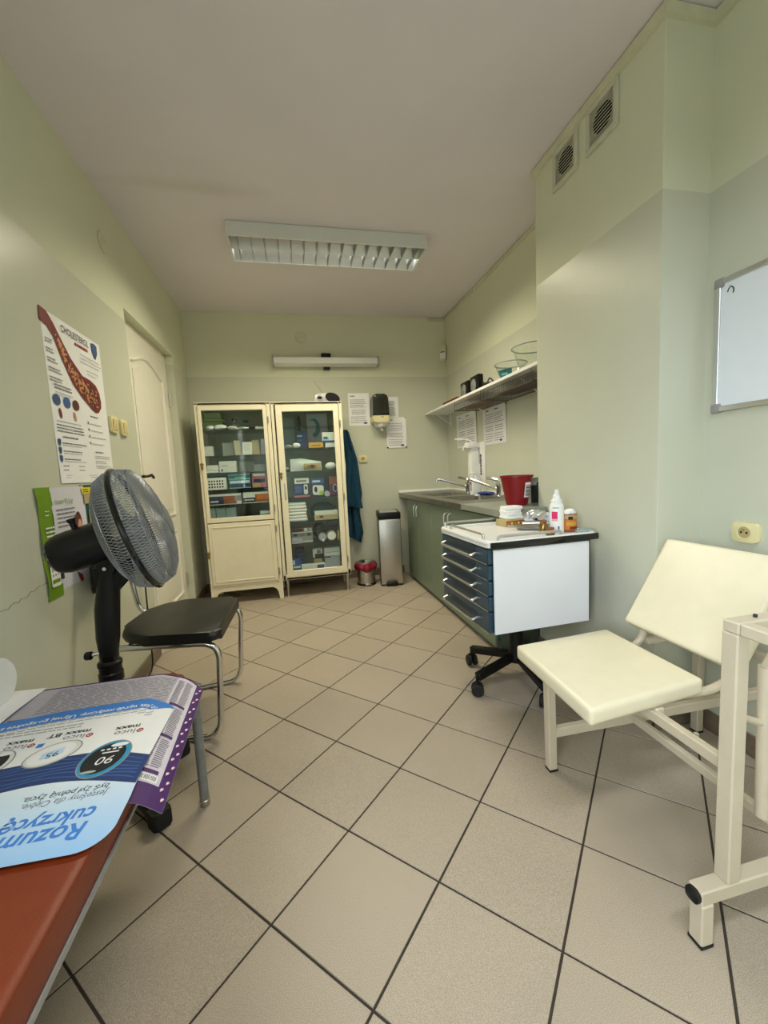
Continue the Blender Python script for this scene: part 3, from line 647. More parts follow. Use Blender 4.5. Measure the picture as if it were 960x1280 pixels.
ring(MB(), -hw + .050, hw - .058, 0.198, 0.668, .008, .008, .008, .008, -0.017, -0.010, .002).build('door_bead', 'cream_enamel', dl, smooth=False)
knob(Lc, -0.272, 1.19); knob(Lc, -0.285, 0.45)
for z in (0.25, 0.62, 0.80, 1.54): hinge(Lc, hw - .022, z)
for z in (1.473, 1.26, 1.119, 0.978, 0.849): MB().box(-hw + .02, hw - .02, 0.03, D - .02, z - .005, z).build('glass_shelf', 'shelf_glass', Lc, smooth=False)
def arch(): return [(-hw, 0.152), (-hw, 0.0), (-hw + .034, 0.0), (-hw + .040, 0.06), (-hw + .052, 0.092), (-hw + .085, 0.112), (hw - .085, 0.112), (hw - .052, 0.092), (hw - .040, 0.06), (hw - .034, 0.0), (hw, 0.0), (hw, 0.152)]
XY = Matrix(((1, 0, 0, 0), (0, 0, 1, 0), (0, 1, 0, 0), (0, 0, 0, 1)))
MB().prism(arch(), 0.002, 0.018, XY, .002).build('leg_frame', 'cream_enamel', Lc, smooth=False); MB().prism(arch(), D - .018, D - .002, XY, .002).build('leg_frame', 'cream_enamel', Lc, smooth=False)
MB().box(0.035, 0.085, 0.345, 0.352, 1.565, 1.59).build('teal_sticker', 'carton_teal', Lc)
# right cabinet
Rc = thing('medicine_cabinet', 'right cream metal medicine cabinet with one full height glass door on tapered legs', 'cabinet', (0.137, YC, 0))
hw2 = 0.299
MB().box(-hw2, -hw2 + .018, 0.012, D, 0.155, 1.685, .004, None, 1).build('side_panel', 'cream_enamel', Rc); MB().box(hw2 - .018, hw2, 0.012, D, 0.155, 1.685, .004, None, 1).build('side_panel', 'cream_enamel', Rc)
MB().box(-hw2, hw2, 0.0, D, 1.665, 1.687, .004, None, 1).build('top_panel', 'cream_enamel', Rc); MB().box(-hw2, hw2, 0.0, D, 0.155, 0.205, .004, None, 1).build('bottom_panel', 'cream_enamel', Rc)
MB().box(-hw2 + .018, hw2 - .018, D - .012, D, 0.2, 1.67).build('back_panel', 'cabinet_inside_shaded', Rc)
ring(MB(), -hw2, hw2, 0.157, 1.685, .024, .030, .02, .02, 0.0, 0.014).build('face_frame', 'cream_enamel', Rc, smooth=False)
dr = ring(MB(), -hw2 + .036, hw2 - .034, 0.182, 1.660, .052, .046, .056, .056, -0.014, 0.004).build('glass_door', 'cream_enamel', Rc, smooth=False)
MB().box(-hw2 + .08, hw2 - .075, -0.004, 0.0, 0.234, 1.608).build('door_glass', 'clear_glass', dr, smooth=False)
knob(Rc, -0.252, 1.085); MB().box(-0.236, -0.224, -0.017, -0.013, 0.86, 1.0, .002).build('escutcheon_plate', 'aluminium', Rc)
for z in (0.30, 0.86, 1.50): hinge(Rc, hw2 - .026, z)
for z in (1.483, 1.298, 1.101, 0.867, 0.661, 0.465): MB().box(-hw2 + .02, hw2 - .02, 0.03, D - .02 if z < 1.48 else 0.20, z - .005, z).build('glass_shelf', 'shelf_glass', Rc, smooth=False)
for x in (-.265, .265):
    for y in (.03, D - .03): MB().lathe([(.013, 0), (.013, .006), (.0085, .012), (.012, .11), (.016, .14), (.020, .156)], 14, Matrix.Translation((x, y, 0))).build('leg', 'dull_steel', Rc)

# ------------------------------------------------------------------ things on the shelves
FX = Matrix(((1, 0, 0, 0), (0, 0, -1, 0), (0, 1, 0, 0), (0, 0, 0, 1)))      # print plane facing the room
def carton(label, cat, x0, x1, yf, z0, h, d, col, deco=(), name='carton', group=None, part='box_body', bev=.0015, rot=0.0):
    L = thing(name, label, cat, ((x0 + x1) / 2, yf, z0 + .0003), rot, group); w_ = x1 - x0
    MB().box(-w_ / 2, w_ / 2, 0, d, 0, h, bev, None, 1).build(part, col, L, smooth=False)
    for k, (a, b_, c, e, cc) in enumerate(deco):
        MB().rect(-w_ / 2 + a * w_, c * h, -w_ / 2 + b_ * w_, e * h, 0.0002 + .0002 * k).build('printed_panel', cc, L, smooth=False, X=FX)
    return L
GL = 'supplies in the left medicine cabinet'; GR = 'supplies in the right medicine cabinet'
T = thing('plastic_tub', 'pale green translucent tub at the left of the top shelf, left cabinet', 'tub', (-.655, 3.83, 1.4735), 0, GL)
MB().box(-.078, .078, -.07, .07, 0, .09, .008).build('tub_body', 'green_plastic', T); MB().box(-.084, .084, -.076, .076, .09, .098, .003).build('tub_lid', 'light_green', T)
MB().box(-.07, .07, -.066, .066, .0985, .155, .015).build('folded_cloth', 'green_plastic', T)
T = thing('glass_vial', 'small round glass vial with dark cap on the top shelf of the left cabinet', 'vial', (-.48, 3.80, 1.4735), 0, GL)
MB().lathe([(.02, 0), (.024, .01), (.024, .045), (.012, .06), (.02, .07), (.02, .085), (.01, .09)], 18).build('vial_body', 'carton_grey', T); MB().lathe([(.024, .09), (.024, .105), (.0, .106)], 14).build('vial_cap', 'black_plastic', T)
for k, (x0, x1, y, h, c, lab) in enumerate([(-.696, -.636, 3.70, .042, 'tissue', 'first white gauze swab from the left on the top shelf, left cabinet'), (-.635, -.537, 3.70, .05, 'tissue', 'longest white gauze swab, second from the left on the top shelf, left cabinet'),
        (-.53, -.449, 3.70, .032, 'tissue', 'third white gauze swab on the top shelf below the vial, left cabinet'), (-.44, -.359, 3.70, .026, 'carton_white', 'flat white gauze swab right of the vial on the top shelf, left cabinet')]):
    T = tag(MB().blob(((x0 + x1) / 2, y, 1.4735 + h * .52), (x1 - x0) / 2, .035, h * .42, .22, k).build('gauze_swab', c), lab, 'gauze', GL)
tag(MB().blob((-.332, 3.72, 1.4875), .024, .03, .0145, .05, 3).build('rubber_bulb', 'black_plastic'), 'small dark rubber bulb on the top shelf of the left cabinet', 'bulb', GL)
carton('white flat tray at the right end of the top shelf, left cabinet', 'tray', -.302, -.222, 3.70, 1.473, .024, .08, 'carton_white', (), 'flat_tray', GL, 'tray_body')
carton('small white box at the left of the second shelf, left cabinet', 'box', -.729, -.659, 3.68, 1.26, .082, .06, 'carton_white', (), 'carton', GL)
T = thing('acrylic_stand', 'clear acrylic stand on the second shelf of the left cabinet', 'stand', (-.543, 3.75, 1.2603), 0, GL)
b = MB(); b.box(-.047, .047, 0, .004, 0, .112, .001, None, 1); b.box(-.047, .047, 0, .06, 0, .004, .001, None, 1); b.build('stand_panel', 'clear_plastic', T)
def lean(label, x0, x1, yf, z0, h, col, tilt, cat='booklet', d=.012):
    T = thing('booklet', label, cat, ((x0 + x1) / 2, yf, z0 + .0022), math.radians(tilt), GL); w_ = x1 - x0
    X = Matrix.Rotation(math.radians(-8), 4, 'X')
    MB().box(-w_ / 2, w_ / 2, 0, d, 0, h, .001, X, 1).build('pages', col, T, smooth=False)
    MB().box(-w_ / 2 - .001, w_ / 2 + .001, -.001, 0, 0, h + .001, 0, X).build('cover', col, T, smooth=False)
    b = MB(); b.lines(-w_ * .38, h * .85, w_ * .76, 5, h * .12, .003, .0015, 3); b.build('printed_lines', 'ink_light', T, smooth=False, X=X @ FX)
lean('beige booklet leaning beside the acrylic stand, second shelf of left cabinet', -.487, -.432, 3.72, 1.26, .125, 'beige_pack', 35)
lean('white booklet in the middle of the second shelf, left cabinet', -.422, -.344, 3.69, 1.26, .107, 'carton_white', -8)
lean('tan booklet right of the white booklet, second shelf of left cabinet', -.340, -.283, 3.72, 1.26, .125, 'carton_tan', 20)
lean('pale blue booklet at the right end of the second shelf, left cabinet', -.273, -.224, 3.72, 1.26, .133, 'carton_lilac', -10)
for k in range(4): carton('white foam tray %s, stacked left on the third shelf, left cabinet' % ('at the bottom', 'second from the bottom', 'second from the top', 'on top')[k], 'tray', -.728 + .003 * k, -.627 + .002 * k, 3.69, 1.119 + .0165 * k, .0155, .08, 'tissue', (), 'foam_tray', GL, 'tray_body', .004)
carton('white box with small marks on the third shelf of the left cabinet', 'box', -.618, -.482, 3.68, 1.119, .095, .06, 'carton_white', ((.1, .2, .1, .3, 'carton_blue'), (.1, .5, .55, .6, 'ink_grey')), 'carton', GL)
carton('translucent grey box right of the white box, third shelf of left cabinet', 'box', -.475, -.352, 3.78, 1.119, .09, .09, 'clear_plastic', (), 'plastic_box', GL)
carton('low grey box at the right of the third shelf, left cabinet', 'box', -.344, -.255, 3.74, 1.119, .059, .09, 'carton_grey', (), 'carton', GL)
carton('teal box behind the white basket, fourth shelf of left cabinet', 'box', -.742, -.573, 3.79, .978, .132, .08, 'carton_teal', ((0, 1, .86, 1, 'pale_teal'),), 'carton', GL)
T = thing('plastic_basket', 'white plastic basket with square holes on the fourth shelf, left cabinet', 'basket', (-.65, 3.67, .9783), 0, GL)
b = MB(); b.prism([(-.068, 0), (.068, 0), (.078, .10), (-.078, .10)], 0.0, 0.003, FX); b.box(-.068, .068, 0, .09, 0, .003); b.box(-.078, -.074, 0, .09, 0, .10); b.box(.074, .078, 0, .09, 0, .10); b.box(-.078, .078, .087, .09, 0, .10); b.build('basket_body', 'tissue', T, smooth=False)
for r_ in range(3):
    for k in range(6): MB().rect(-.062 + k * .021, .016 + r_ * .024, -.050 + k * .021, .030 + r_ * .024, .0032).build('basket_hole', 'dark_hole', T, smooth=False, X=FX)
carton('teal box with pale stripes in the middle of the fourth shelf, left cabinet', 'box', -.553, -.375, 3.68, .978, .125, .1, 'carton_teal', ((0, 1, .02, .08, 'pale_teal'), (0, 1, .60, .70, 'pale_teal'), (.05, .95, .36, .54, 'pale_blue'), (.3, .7, .70, .8, 'pale_teal'), (0, 1, .9, .95, 'pale_teal'), (0, 1, .1, .3, 'carton_navy')), 'carton', GL)
carton('pink and dark patterned box at the right of the fourth shelf, left cabinet', 'box', -.365, -.244, 3.69, .978, .124, .1, 'carton_pink', ((.1, .9, .35, .6, 'carton_navy'), (.05, .6, .04, .3, 'carton_tan'), (.1, .9, .8, .95, 'carton_white')), 'carton', GL)
carton('glove box with navy panel at the left of the fifth shelf, left cabinet', 'box', -.725, -.462, 3.67, .849, .09, .11, 'carton_white', ((0, .46, .06, .8, 'carton_navy'), (.46, .85, .06, .8, 'carton_brown'), (.8, 1, .3, .8, 'carton_grey'), (.06, .3, .25, .38, 'carton_white')), 'glove_box', GL)
carton('glove box with orange picture at the right of the fifth shelf, left cabinet', 'box', -.447, -.224, 3.67, .849, .092, .11, 'carton_white', ((0, .5, .08, .5, 'carton_navy'), (.45, 1, .08, .8, 'carton_brown'), (.5, 1, .3, .75, 'orange'), (.05, .4, .25, .35, 'carton_white')), 'glove_box', GL)
for x0, x1, lab in ((-.733, -.681, 'narrow grey packet at the left end of the bottom shelf, left cabinet'), (-.678, -.602, 'middle of the three grey packets on the bottom shelf, left cabinet'), (-.598, -.516, 'right of the three grey packets on the bottom shelf, left cabinet')):
    carton(lab, 'packet', x0, x1, 3.69, .734, .088, .06, 'pack_grey', (), 'supply_packet', GL, 'packet_body', .006)
carton('low white and teal packet at the right of the bottom shelf, left cabinet', 'packet', -.322, -.231, 3.68, .734, .042, .07, 'pale_teal', ((.1, .9, .4, .9, 'carton_white'),), 'supply_packet', GL, 'packet_body', .005)
# right cabinet
carton('grey box with a ring print at the back left of the top shelf, right cabinet', 'box', -.105, .024, 3.87, 1.298, .29, .08, 'carton_grey', ((.2, 1, .05, .95, 'pack_grey'),), 'carton', GR)
T = carton('large pale box with a teal swirl at the back of the top shelf, right cabinet', 'box', .134, .323, 3.85, 1.298, .32, .1, 'carton_lilac', (), 'carton', GR)
b = MB(); P = [(.055 * math.cos(a) - .03, .19 + .085 * math.sin(a)) for a in [math.radians(t) for t in range(-100, 131, 15)]] + [(.035 * math.cos(a) - .045, .20 + .06 * math.sin(a)) for a in [math.radians(t) for t in range(130, -101, -15)]]
b.prism(P, .0003, .0006); b.build('swirl_print', 'carton_teal', T, smooth=False, X=FX)
T = thing('black_instrument', 'slim black instrument standing on the top shelf, right cabinet', 'instrument', (.068, 3.83, 1.2983), 0, GR)
MB().lathe([(.02, 0), (.02, .012), (.008, .02), (.008, .2), (.018, .22), (.018, .27), (.006, .30)], 14).build('instrument_body', 'black_plastic', T)
carton('navy box with pale stripes at the left of the top shelf, right cabinet', 'box', .039, .128, 3.74, 1.298, .155, .06, 'carton_navy', ((.0, .5, .2, .28, 'carton_blue'), (.0, .5, .45, .53, 'carton_blue'), (.0, .5, .68, .76, 'pale_teal')), 'carton', GR)
T = thing('cotton_wool', 'white cotton wool lump at the front left of the top shelf, right cabinet', 'cotton', (0, 3.70, 1.298), 0, GR)
MB().blob((.028, 0, .027), .034, .03, .024, .12, 1).build('cotton_lump', 'tissue', T); MB().blob((-.035, .01, .020), .03, .03, .018, .1, 2).build('cotton_dish', 'carton_grey', T)
carton('small yellow box on the top shelf of the right cabinet', 'box', .134, .259, 3.68, 1.298, .047, .06, 'carton_yellow', ((.2, .8, .35, .5, 'carton_brown'),), 'carton', GR)
carton('small white box under the white and blue box, top shelf of right cabinet', 'box', .28, .379, 3.69, 1.298, .046, .1, 'carton_white', (), 'carton', GR)
carton('white box with blue wave print stacked at the right of the top shelf, right cabinet', 'box', .255, .376, 3.685, 1.3445, .086, .1, 'carton_white', ((0, 1, .0, .16, 'royal'), (.05, .5, .16, .4, 'sky_blue'), (.1, .4, .3, .55, 'carton_teal')), 'carton', GR)
T = thing('picture_pouch', 'big silver white pouch printed with an eye, second shelf of right cabinet', 'pouch', (.10, 3.73, 1.1013), 0, GR)
MB().grid(lambda u, v: Vector(((u - .5) * .27, -.02 * math.sin(math.pi * u) * math.sin(math.pi * v), v * (.118 - .03 * abs(u - .35) - .02 * u))), 14, 8, .02).build('pouch_body', 'carton_white', T)
MB().grid(lambda u, v: Vector((-.02 + u * .15, -.004 - .02 * math.sin(math.pi * (.42 + u * .56)) * math.sin(math.pi * v * .6), .006 + v * .058)), 8, 4, .0006).build('eye_picture', 'carton_tan', T)
MB().disc(.05, .038, .04, .014, .024, .001).build('eye_print', 'carton_brown', T, X=FX); MB().disc(.055, .038, .014, .012, .026, .001).build('iris_print', 'ink', T, X=FX)
carton('dark tray of small bottles at the left of the second shelf, right cabinet', 'tray', -.080, -.045, 3.66, 1.101, .044, .06, 'black_plastic', ((.1, .9, .5, .9, 'carton_grey'),), 'instrument_tray', GR, 'tray_body')
tag(MB().blob((.318, 3.73, 1.1365), .052, .04, .031, .1, 6).build('gauze_bag', 'tissue'), 'crumpled white bag at the right of the second shelf, right cabinet', 'bag', GR)
T = carton('dark blue meter box with white lid on the third shelf, right cabinet', 'box', -.024, .123, 3.69, .867, .172, .08, 'carton_navy', ((.1, .95, .72, 1, 'carton_white'), (.2, .8, .8, .9, 'ink_grey'), (.05, .95, .02, .12, 'carton_pink'), (.1, .5, .25, .62, 'carton_blue')), 'meter_box', GR)
MB().prism(round_poly([(.018, .03), (.052, .03), (.052, .115), (.018, .115)], .012), .001, .0014).build('meter_picture', 'carton_white', T, X=FX); MB().rect(.026, .07, .045, .1, .0016).build('meter_screen', 'carton_navy', T, X=FX)
T = carton('blue meter box with white and green picture, third shelf of right cabinet', 'box', .134, .249, 3.69, .867, .162, .08, 'carton_blue', ((0, 1, 0, .72, 'carton_navy'), (.1, .7, .8, .9, 'pale_blue')), 'meter_box', GR)
MB().prism(round_poly([(-.05, .02), (.045, .012), (.05, .10), (-.045, .105)], .02), .001, .0014).build('meter_picture', 'carton_white', T, X=FX); MB().disc(-.02, .065, .014, .026, .0016).build('meter_screen', 'screen_black', T, X=FX); MB().disc(.028, .035, .02, .02, .0018).build('green_dot', 'light_green', T, X=FX)
T = carton('purple and brown meter box at the right of the third shelf, right cabinet', 'box', .294, .372, 3.70, .867, .18, .08, 'carton_purple', ((0, 1, .6, .95, 'carton_brown'),), 'meter_box', GR)
MB().disc(.01, .07, .02, .036, .001).build('meter_picture', 'carton_lilac', T, X=FX); MB().disc(.012, .07, .014, .026, .0014).build('meter_screen', 'screen_black', T, X=FX)
tag(MB().lathe([(.0, -.03), (.024, -.028), (.024, .028), (.0, .03)], 16, Matrix.Translation((.266, 3.665, .8915)) @ Matrix.Rotation(math.radians(90), 4, 'X')).build('tape_roll', 'carton_lilac'), 'small grey tape roll beside the purple meter box, third shelf of right cabinet', 'roll', GR)
for k in range(6):
    tag(MB().box(-.082 + .003 * (k % 2), .083 - .004 * (k % 3), 3.67 + .002 * (k % 2), 3.80, .6613 + k * .0275, .6613 + k * .0275 + .0268, .011, None, 3).build('folded_linen', 'tissue'),
        'white folded linen, %s of the stack in the right cabinet' % ('lowest', 'second from bottom', 'third from bottom', 'third from top', 'second from top', 'topmost')[k], 'linen', GR)
tag(MB().blob((.235, 3.86, .735), .118, .05, .072, .1, 8, 3).build('green_bag', 'dark_green'), 'dark green plastic bag at the back of the fourth shelf, right cabinet', 'bag', GR)
carton('long white and gold box at the front of the fourth shelf, right cabinet', 'box', .146, .353, 3.67, .661, .078, .07, 'carton_white', ((.03, .97, .06, .55, 'carton_tan'), (.05, .4, .06, .3, 'carton_yellow'), (.2, .35, .25, .45, 'ink')), 'carton', GR)
carton('small white box at the front left of the fifth shelf, right cabinet', 'box', -.068, .026, 3.66, .465, .045, .028, 'carton_lilac', (), 'carton', GR)
carton('long grey box behind the small white box, fifth shelf of right cabinet', 'box', -.065, .117, 3.69, .465, .05, .08, 'carton_grey', ((.5, 1, .1, .3, 'carton_white'),), 'carton', GR)
carton('grey patterned box stacked in the middle of the left pile, fifth shelf of right cabinet', 'box', -.065, .117, 3.695, .5155, .046, .08, 'carton_grey', ((.02, .98, .15, .8, 'ink_grey'), (.1, .25, .2, .7, 'ink'), (.5, .6, .2, .7, 'carton_brown'), (.75, .9, .2, .7, 'ink'), (0, 1, .85, 1, 'carton_white')), 'carton', GR)
carton('dark box on top of the left pile, fifth shelf of right cabinet', 'box', -.055, .114, 3.70, .562, .032, .07, 'carton_brown', ((0, .5, .05, .9, 'screen_black'), (.6, .75, .1, 1, 'carton_white'), (.8, 1, .1, .95, 'carton_lilac')), 'carton', GR)
tag(MB().blob((.19, 3.87, .542), .068, .05, .068, .1, 11, 3).build('dark_bag', 'black_vinyl'), 'black crumpled bag at the back of the fifth shelf, right cabinet', 'bag', GR)
carton('flat navy box standing at the back right of the fifth shelf, right cabinet', 'box', .268, .362, 3.90, .465, .165, .05, 'carton_navy', ((0, 1, .7, .95, 'carton_grey'),), 'carton', GR)
for x, r, c, c2, lab in ((.205, .037, 'carton_grey', 'carton_lilac', 'grey bandage roll with a dark hub lying on the fifth shelf, right cabinet'), (.286, .043, 'carton_tan', 'tissue', 'larger tan roll with a white end lying on the fifth shelf, right cabinet')):
    T = thing('bandage_roll', lab, 'roll', (x, 3.69, .4653 + r), 0, GR)
    X = Matrix.Rotation(math.radians(-90), 4, 'X')
    MB().lathe([(r * .97, 0), (r, .004), (r, .09), (0, .09)], 24, X).build('roll_body', c, T); MB().lathe([(r * .86, -.001), (r * .86, .002)], 24, X).build('roll_end', c2, T)
    if r < .04: MB().box(-.004, .012, -.004, 0, -.037, -.018).build('loose_tail', 'tissue', T)
tag(MB().lathe([(.0, 0), (.014, .002), (.014, .08), (.0, .09)], 12, Matrix.Translation((.350, 3.71, .4653))).build('small_bottle', 'carton_tan'), 'narrow tan bottle at the right end of the fifth shelf, right cabinet', 'bottle', GR)
carton('lower blue box of the back left pile, bottom shelf of right cabinet', 'box', -.05, .029, 3.745, .205, .115, .08, 'carton_blue', ((0, 1, .75, .95, 'carton_navy'), (0, 1, .4, .5, 'pale_teal')), 'carton', GR)
carton('upper navy box of the back left pile, bottom shelf of right cabinet', 'box', -.045, .034, 3.74, .3205, .085, .08, 'carton_navy', ((0, 1, .3, .42, 'carton_blue'),), 'carton', GR)
carton('blue and white box at the front left of the bottom shelf, right cabinet', 'box', -.085, -.008, 3.66, .205, .12, .07, 'carton_blue', ((.2, 1, .35, .5, 'carton_white'), (0, .4, .6, .95, 'pale_blue')), 'carton', GR)
carton('gold and black box under the white box, bottom shelf of right cabinet', 'box', .11, .195, 3.76, .205, .1, .08, 'screen_black', ((.05, .95, .55, .9, 'carton_tan'),), 'carton', GR)
carton('small white and black box on the gold box, bottom shelf of right cabinet', 'box', .11, .199, 3.76, .3055, .078, .08, 'carton_white', ((.2, 1, .0, .45, 'screen_black'), (.4, .8, .5, .9, 'ink_grey')), 'carton', GR)
carton('lilac box at the right of the bottom shelf, right cabinet', 'box', .214, .353, 3.745, .205, .11, .09, 'carton_lilac', ((.0, .4, .85, .95, 'ink'),), 'carton', GR)
carton('white box on the lilac box, bottom shelf of right cabinet', 'box', .212, .355, 3.74, .3155, .075, .09, 'carton_white', ((.1, .9, .4, .5, 'ink_light'),), 'carton', GR)
carton('long white box with blue end at the front of the bottom shelf, right cabinet', 'box', .0, .21, 3.655, .205, .062, .06, 'carton_white', ((.66, .95, .3, .9, 'carton_blue'),), 'carton', GR)

# ------------------------------------------------------------------ radio, teal garment, cable, bins, dispenser
T = thing('portable_radio', 'small silver and black portable radio with raised antenna on the right cabinet', 'radio', (.33, 3.76, 1.6873))
MB().prism(round_poly([(-.115, 0), (.115, 0), (.105, .06), (.04, .096), (-.07, .096), (-.118, .07)], .025), 0, .11, XY, bev=.008).build('radio_body', 'aluminium', T)
MB().disc(.045, .052, .066, .042, .0085, .004, -.35).build('speaker_grille', 'black_plastic', T, X=FX); MB().disc(-.07, .05, .03, .026, .0085, .003).build('speaker_ring', 'grey_trim', T, X=FX); MB().disc(-.07, .052, .02, .012, .0115, .002).build('tuning_dial', 'black_gloss', T, X=FX)
MB().tube([(-.03, .05, .095), (-.075, .05, .165), (-.112, .05, .215)], .0022, 6).build('antenna', 'dull_steel', T)
b = MB()
def edge_at(z_):
    K = [(1.50, .505), (1.46, .535), (1.19, .607), (.85, .640), (.78, .625), (.68, .605), (.62, .612), (.46, .632), (.36, .600)]
    for (za, xa), (zb, xb) in zip(K, K[1:]):
        if z_ >= zb: return xa + (xb - xa) * (za - z_) / (za - zb)
    return K[-1][1]
def drape(u, v):
    z_ = 1.48 - v * (1.03 + .09 * u); xr = edge_at(z_); x = .452 + (xr - .452) * u
    f = .022 * math.sin(u * 12 + v * 3) * min(1, .3 + v) + .010 * math.sin(u * 27 + 2 * v)
    return Vector((x, 4.02 + f, z_))
T = thing('hanging_garment', 'dark teal medical garment hanging beside the right cabinet', 'garment', (0, 0, 0))
b.grid(drape, 34, 44, .006).build('garment_cloth', 'teal_cloth', T)
b = MB()
b.grid(lambda u, v: Vector((.47 + u * (.10 + .05 * v) + .008 * math.sin(v * 7), 3.965 + .016 * math.sin(u * 10 + v * 3), 1.30 - v * .55 - .04 * u)), 16, 22, .006).build('garment_sleeve', 'teal_cloth', T)
MB().tube([(.475, 4.084, 1.475), (.475, 4.03, 1.475), (.475, 4.01, 1.485)], .005, 8).build('wall_hook', 'dull_steel', T)
tag(MB().tube([(.4385, 3.68, 1.46), (.4395, 3.70, 1.25), (.4485, 3.69, 1.12), (.4405, 3.70, 1.02), (.4390, 3.72, .90)], .003, 6, bend=.05).build('power_cable', 'white_plastic'), 'thin white cable hanging down the side of the right cabinet', 'cable')
T = thing('pedal_bin', 'small chrome pedal bin with red liner beside the right cabinet', 'bin', (.60, 3.80, 0))
MB().lathe([(.088, 0), (.092, .004), (.092, .016), (.086, .02)], 28).build('base_ring', 'black_plastic', T); MB().lathe([(.084, .02), (.084, .205), (.0, .206)], 32).build('bin_body', 'brushed_steel', T)
rn = random.Random(2); prof = []
b = MB(); b.grid(lambda u, v: Vector(((.087 + .018 * math.sin(v * 3.0) + .006 * math.sin(u * 44) + .005 * math.sin(u * 81)) * math.cos(2 * math.pi * u), (.087 + .018 * math.sin(v * 3.0) + .006 * math.sin(u * 44)) * math.sin(2 * math.pi * u), .215 - .075 * v * (1 + .18 * math.sin(u * 19)))), 60, 8).build('red_liner', 'liner_red', T)
MB().lathe([(.088, .206), (.088, .214), (.07, .23), (.03, .238), (.0, .239)], 28).build('bin_lid', 'chrome', T); MB().box(-.028, .028, -.105, -.08, .012, .02, .003).build('foot_pedal', 'chrome', T)
T = thing('pedal_bin', 'tall slim steel pedal bin with dark lid at the end of the sink units', 'bin', (.838, 3.80, 0), math.radians(-8))
MB().box(-.104, .104, -.16, .16, .012, .625, .012).build('bin_body', 'brushed_steel', T); MB().box(-.100, .100, -.156, .156, 0, .014).build('base_plate', 'black_plastic', T)
MB().box(-.106, .106, -.163, .163, .625, .685, .008).build('lid_frame', 'black_plastic', T); MB().box(-.082, .082, -.13, .13, .683, .689, .003).build('lid_panel', 'grey_trim', T)
MB().box(-.055, .055, -.195, -.155, .012, .034, .006).build('foot_pedal', 'black_plastic', T)
MB().box(-.106, -.1035, -.162, -.140, .012, .625).build('corner_seam', 'black_plastic', T)
T = thing('towel_dispenser', 'wall towel dispenser with smoky cover and cream base on the back wall', 'dispenser', (.852, YB, 1.64))
MB().prism(round_poly([(-.082, -.04), (.082, -.04), (.074, .165), (-.074, .165)], [.005, .005, .035, .035]), -.15, 0, XY, bev=.02).build('smoky_cover', 'smoke_plastic', T)
MB().lathe([(.05, 0), (.05, .17), (.0, .17)], 20, Matrix.Translation((0, -.075, -.03))).build('paper_roll', 'carton_grey', T)
MB().prism(round_poly([(-.084, -.105), (.084, -.105), (.084, -.04), (-.084, -.04)], [.03, .03, .004, .004]), -.155, 0, XY, bev=.012).build('base_housing', 'cream_plastic', T)
MB().lathe([(.062, -.10), (.058, -.13), (.045, -.145), (.0, -.147)], 24, Matrix.Translation((0, -.08, 0))).build('outlet_cone', 'white_plastic', T)
MB().tube([(.004, -.08, -.14), (.012, -.085, -.165), (.02, -.09, -.178)], .012, 8).build('paper_tail', 'tissue', T); MB().box(.0, .02, -.158, -.153, -.058, -.048).build('lock', 'grey_trim', T)

# ------------------------------------------------------------------ shelf with its things
T = thing('wall_shelf', 'long white wall shelf above the sink', 'shelf', (0, 0, 0))
MB().box(1.333, XK - .001, YCF + .001, 4.065, 1.606, 1.626, .002, None, 1).build('shelf_board', 'white_plastic', T, smooth=False)
for y in (3.98, 3.2, 2.4):
    b = MB(); b.bar((XK - .002, y, 1.604), (1.40, y, 1.604), .02, .006); b.bar((XK - .004, y, 1.604), (XK - .004, y, 1.48), .02, .006); b.bar((XK - .006, y, 1.50), (1.43, y, 1.602), .012, .006); b.build('shelf_bracket', 'white_plastic', T)
def basket(y0, y1, label, fill, g):
    T = thing('wire_basket', label, 'basket', (0, 0, 0), group=g); b = MB(); x0, x1, zt, zb = 1.345, 1.56, 1.63, 1.535
    b2 = MB()
    for y in (y0 + .01, y1 - .01): b2.tube([(x1 - .08, y, 1.628), (x0 - .006, y, 1.628), (x0 - .006, y, zb), (x1, y, zb)], .003, 6)
    b2.build('basket_hanger', 'wire_dark', T)
    for z, r in ((zb, .005), (zb + .05, .0018)):
        b.tube([(x0, y0, z), (x0, y1, z)], r, 6); b.tube([(x1, y0, z), (x1, y1, z)], r * .6, 6)
    n = int((y1 - y0) / .028)
    for k in range(n + 1):
        y = y0 + (y1 - y0) * k / n; b.tube([(x0, y, zb + .05), (x0, y, zb), (x1, y, zb), (x1, y, zb + .06)], .0012, 4)
    for k in range(4): b.tube([(x0 + .05 + .045 * k, y0, zb), (x0 + .05 + .045 * k, y1, zb)], .0012, 4)
    b.build('wire_grid', 'wire_dark', T)
    return T
basket(2.78, 3.29, 'wire basket hung under the wall shelf, farther from the chimney', 0, 'baskets under the shelf'); basket(2.13, 2.75, 'wire basket hung under the wall shelf, next to the chimney', 0, 'baskets under the shelf')
tag(MB().blob((1.45, 3.05, 1.5485), .075, .2, .0115, .12, 3, 3).build('supply_bag', 'basket_pink'), 'pinkish flat bag lying in the farther wire basket', 'bag')
tag(MB().blob((1.45, 2.42, 1.5485), .085, .25, .0115, .12, 4, 3).build('supply_bag', 'basket_purple'), 'dark flat bag lying in the wire basket next to the chimney', 'bag')
ZS = 1.6262
T = thing('document_folder', 'dark folder lying at the far end of the wall shelf', 'folder', (1.42, 3.42, ZS)); MB().box(-.07, .09, -.17, .17, 0, .012, .002).build('folder_cover', 'black_plastic', T); MB().box(-.072, .088, -.168, .168, .0125, .022, .002).build('folder_cover', 'red_brown', T)
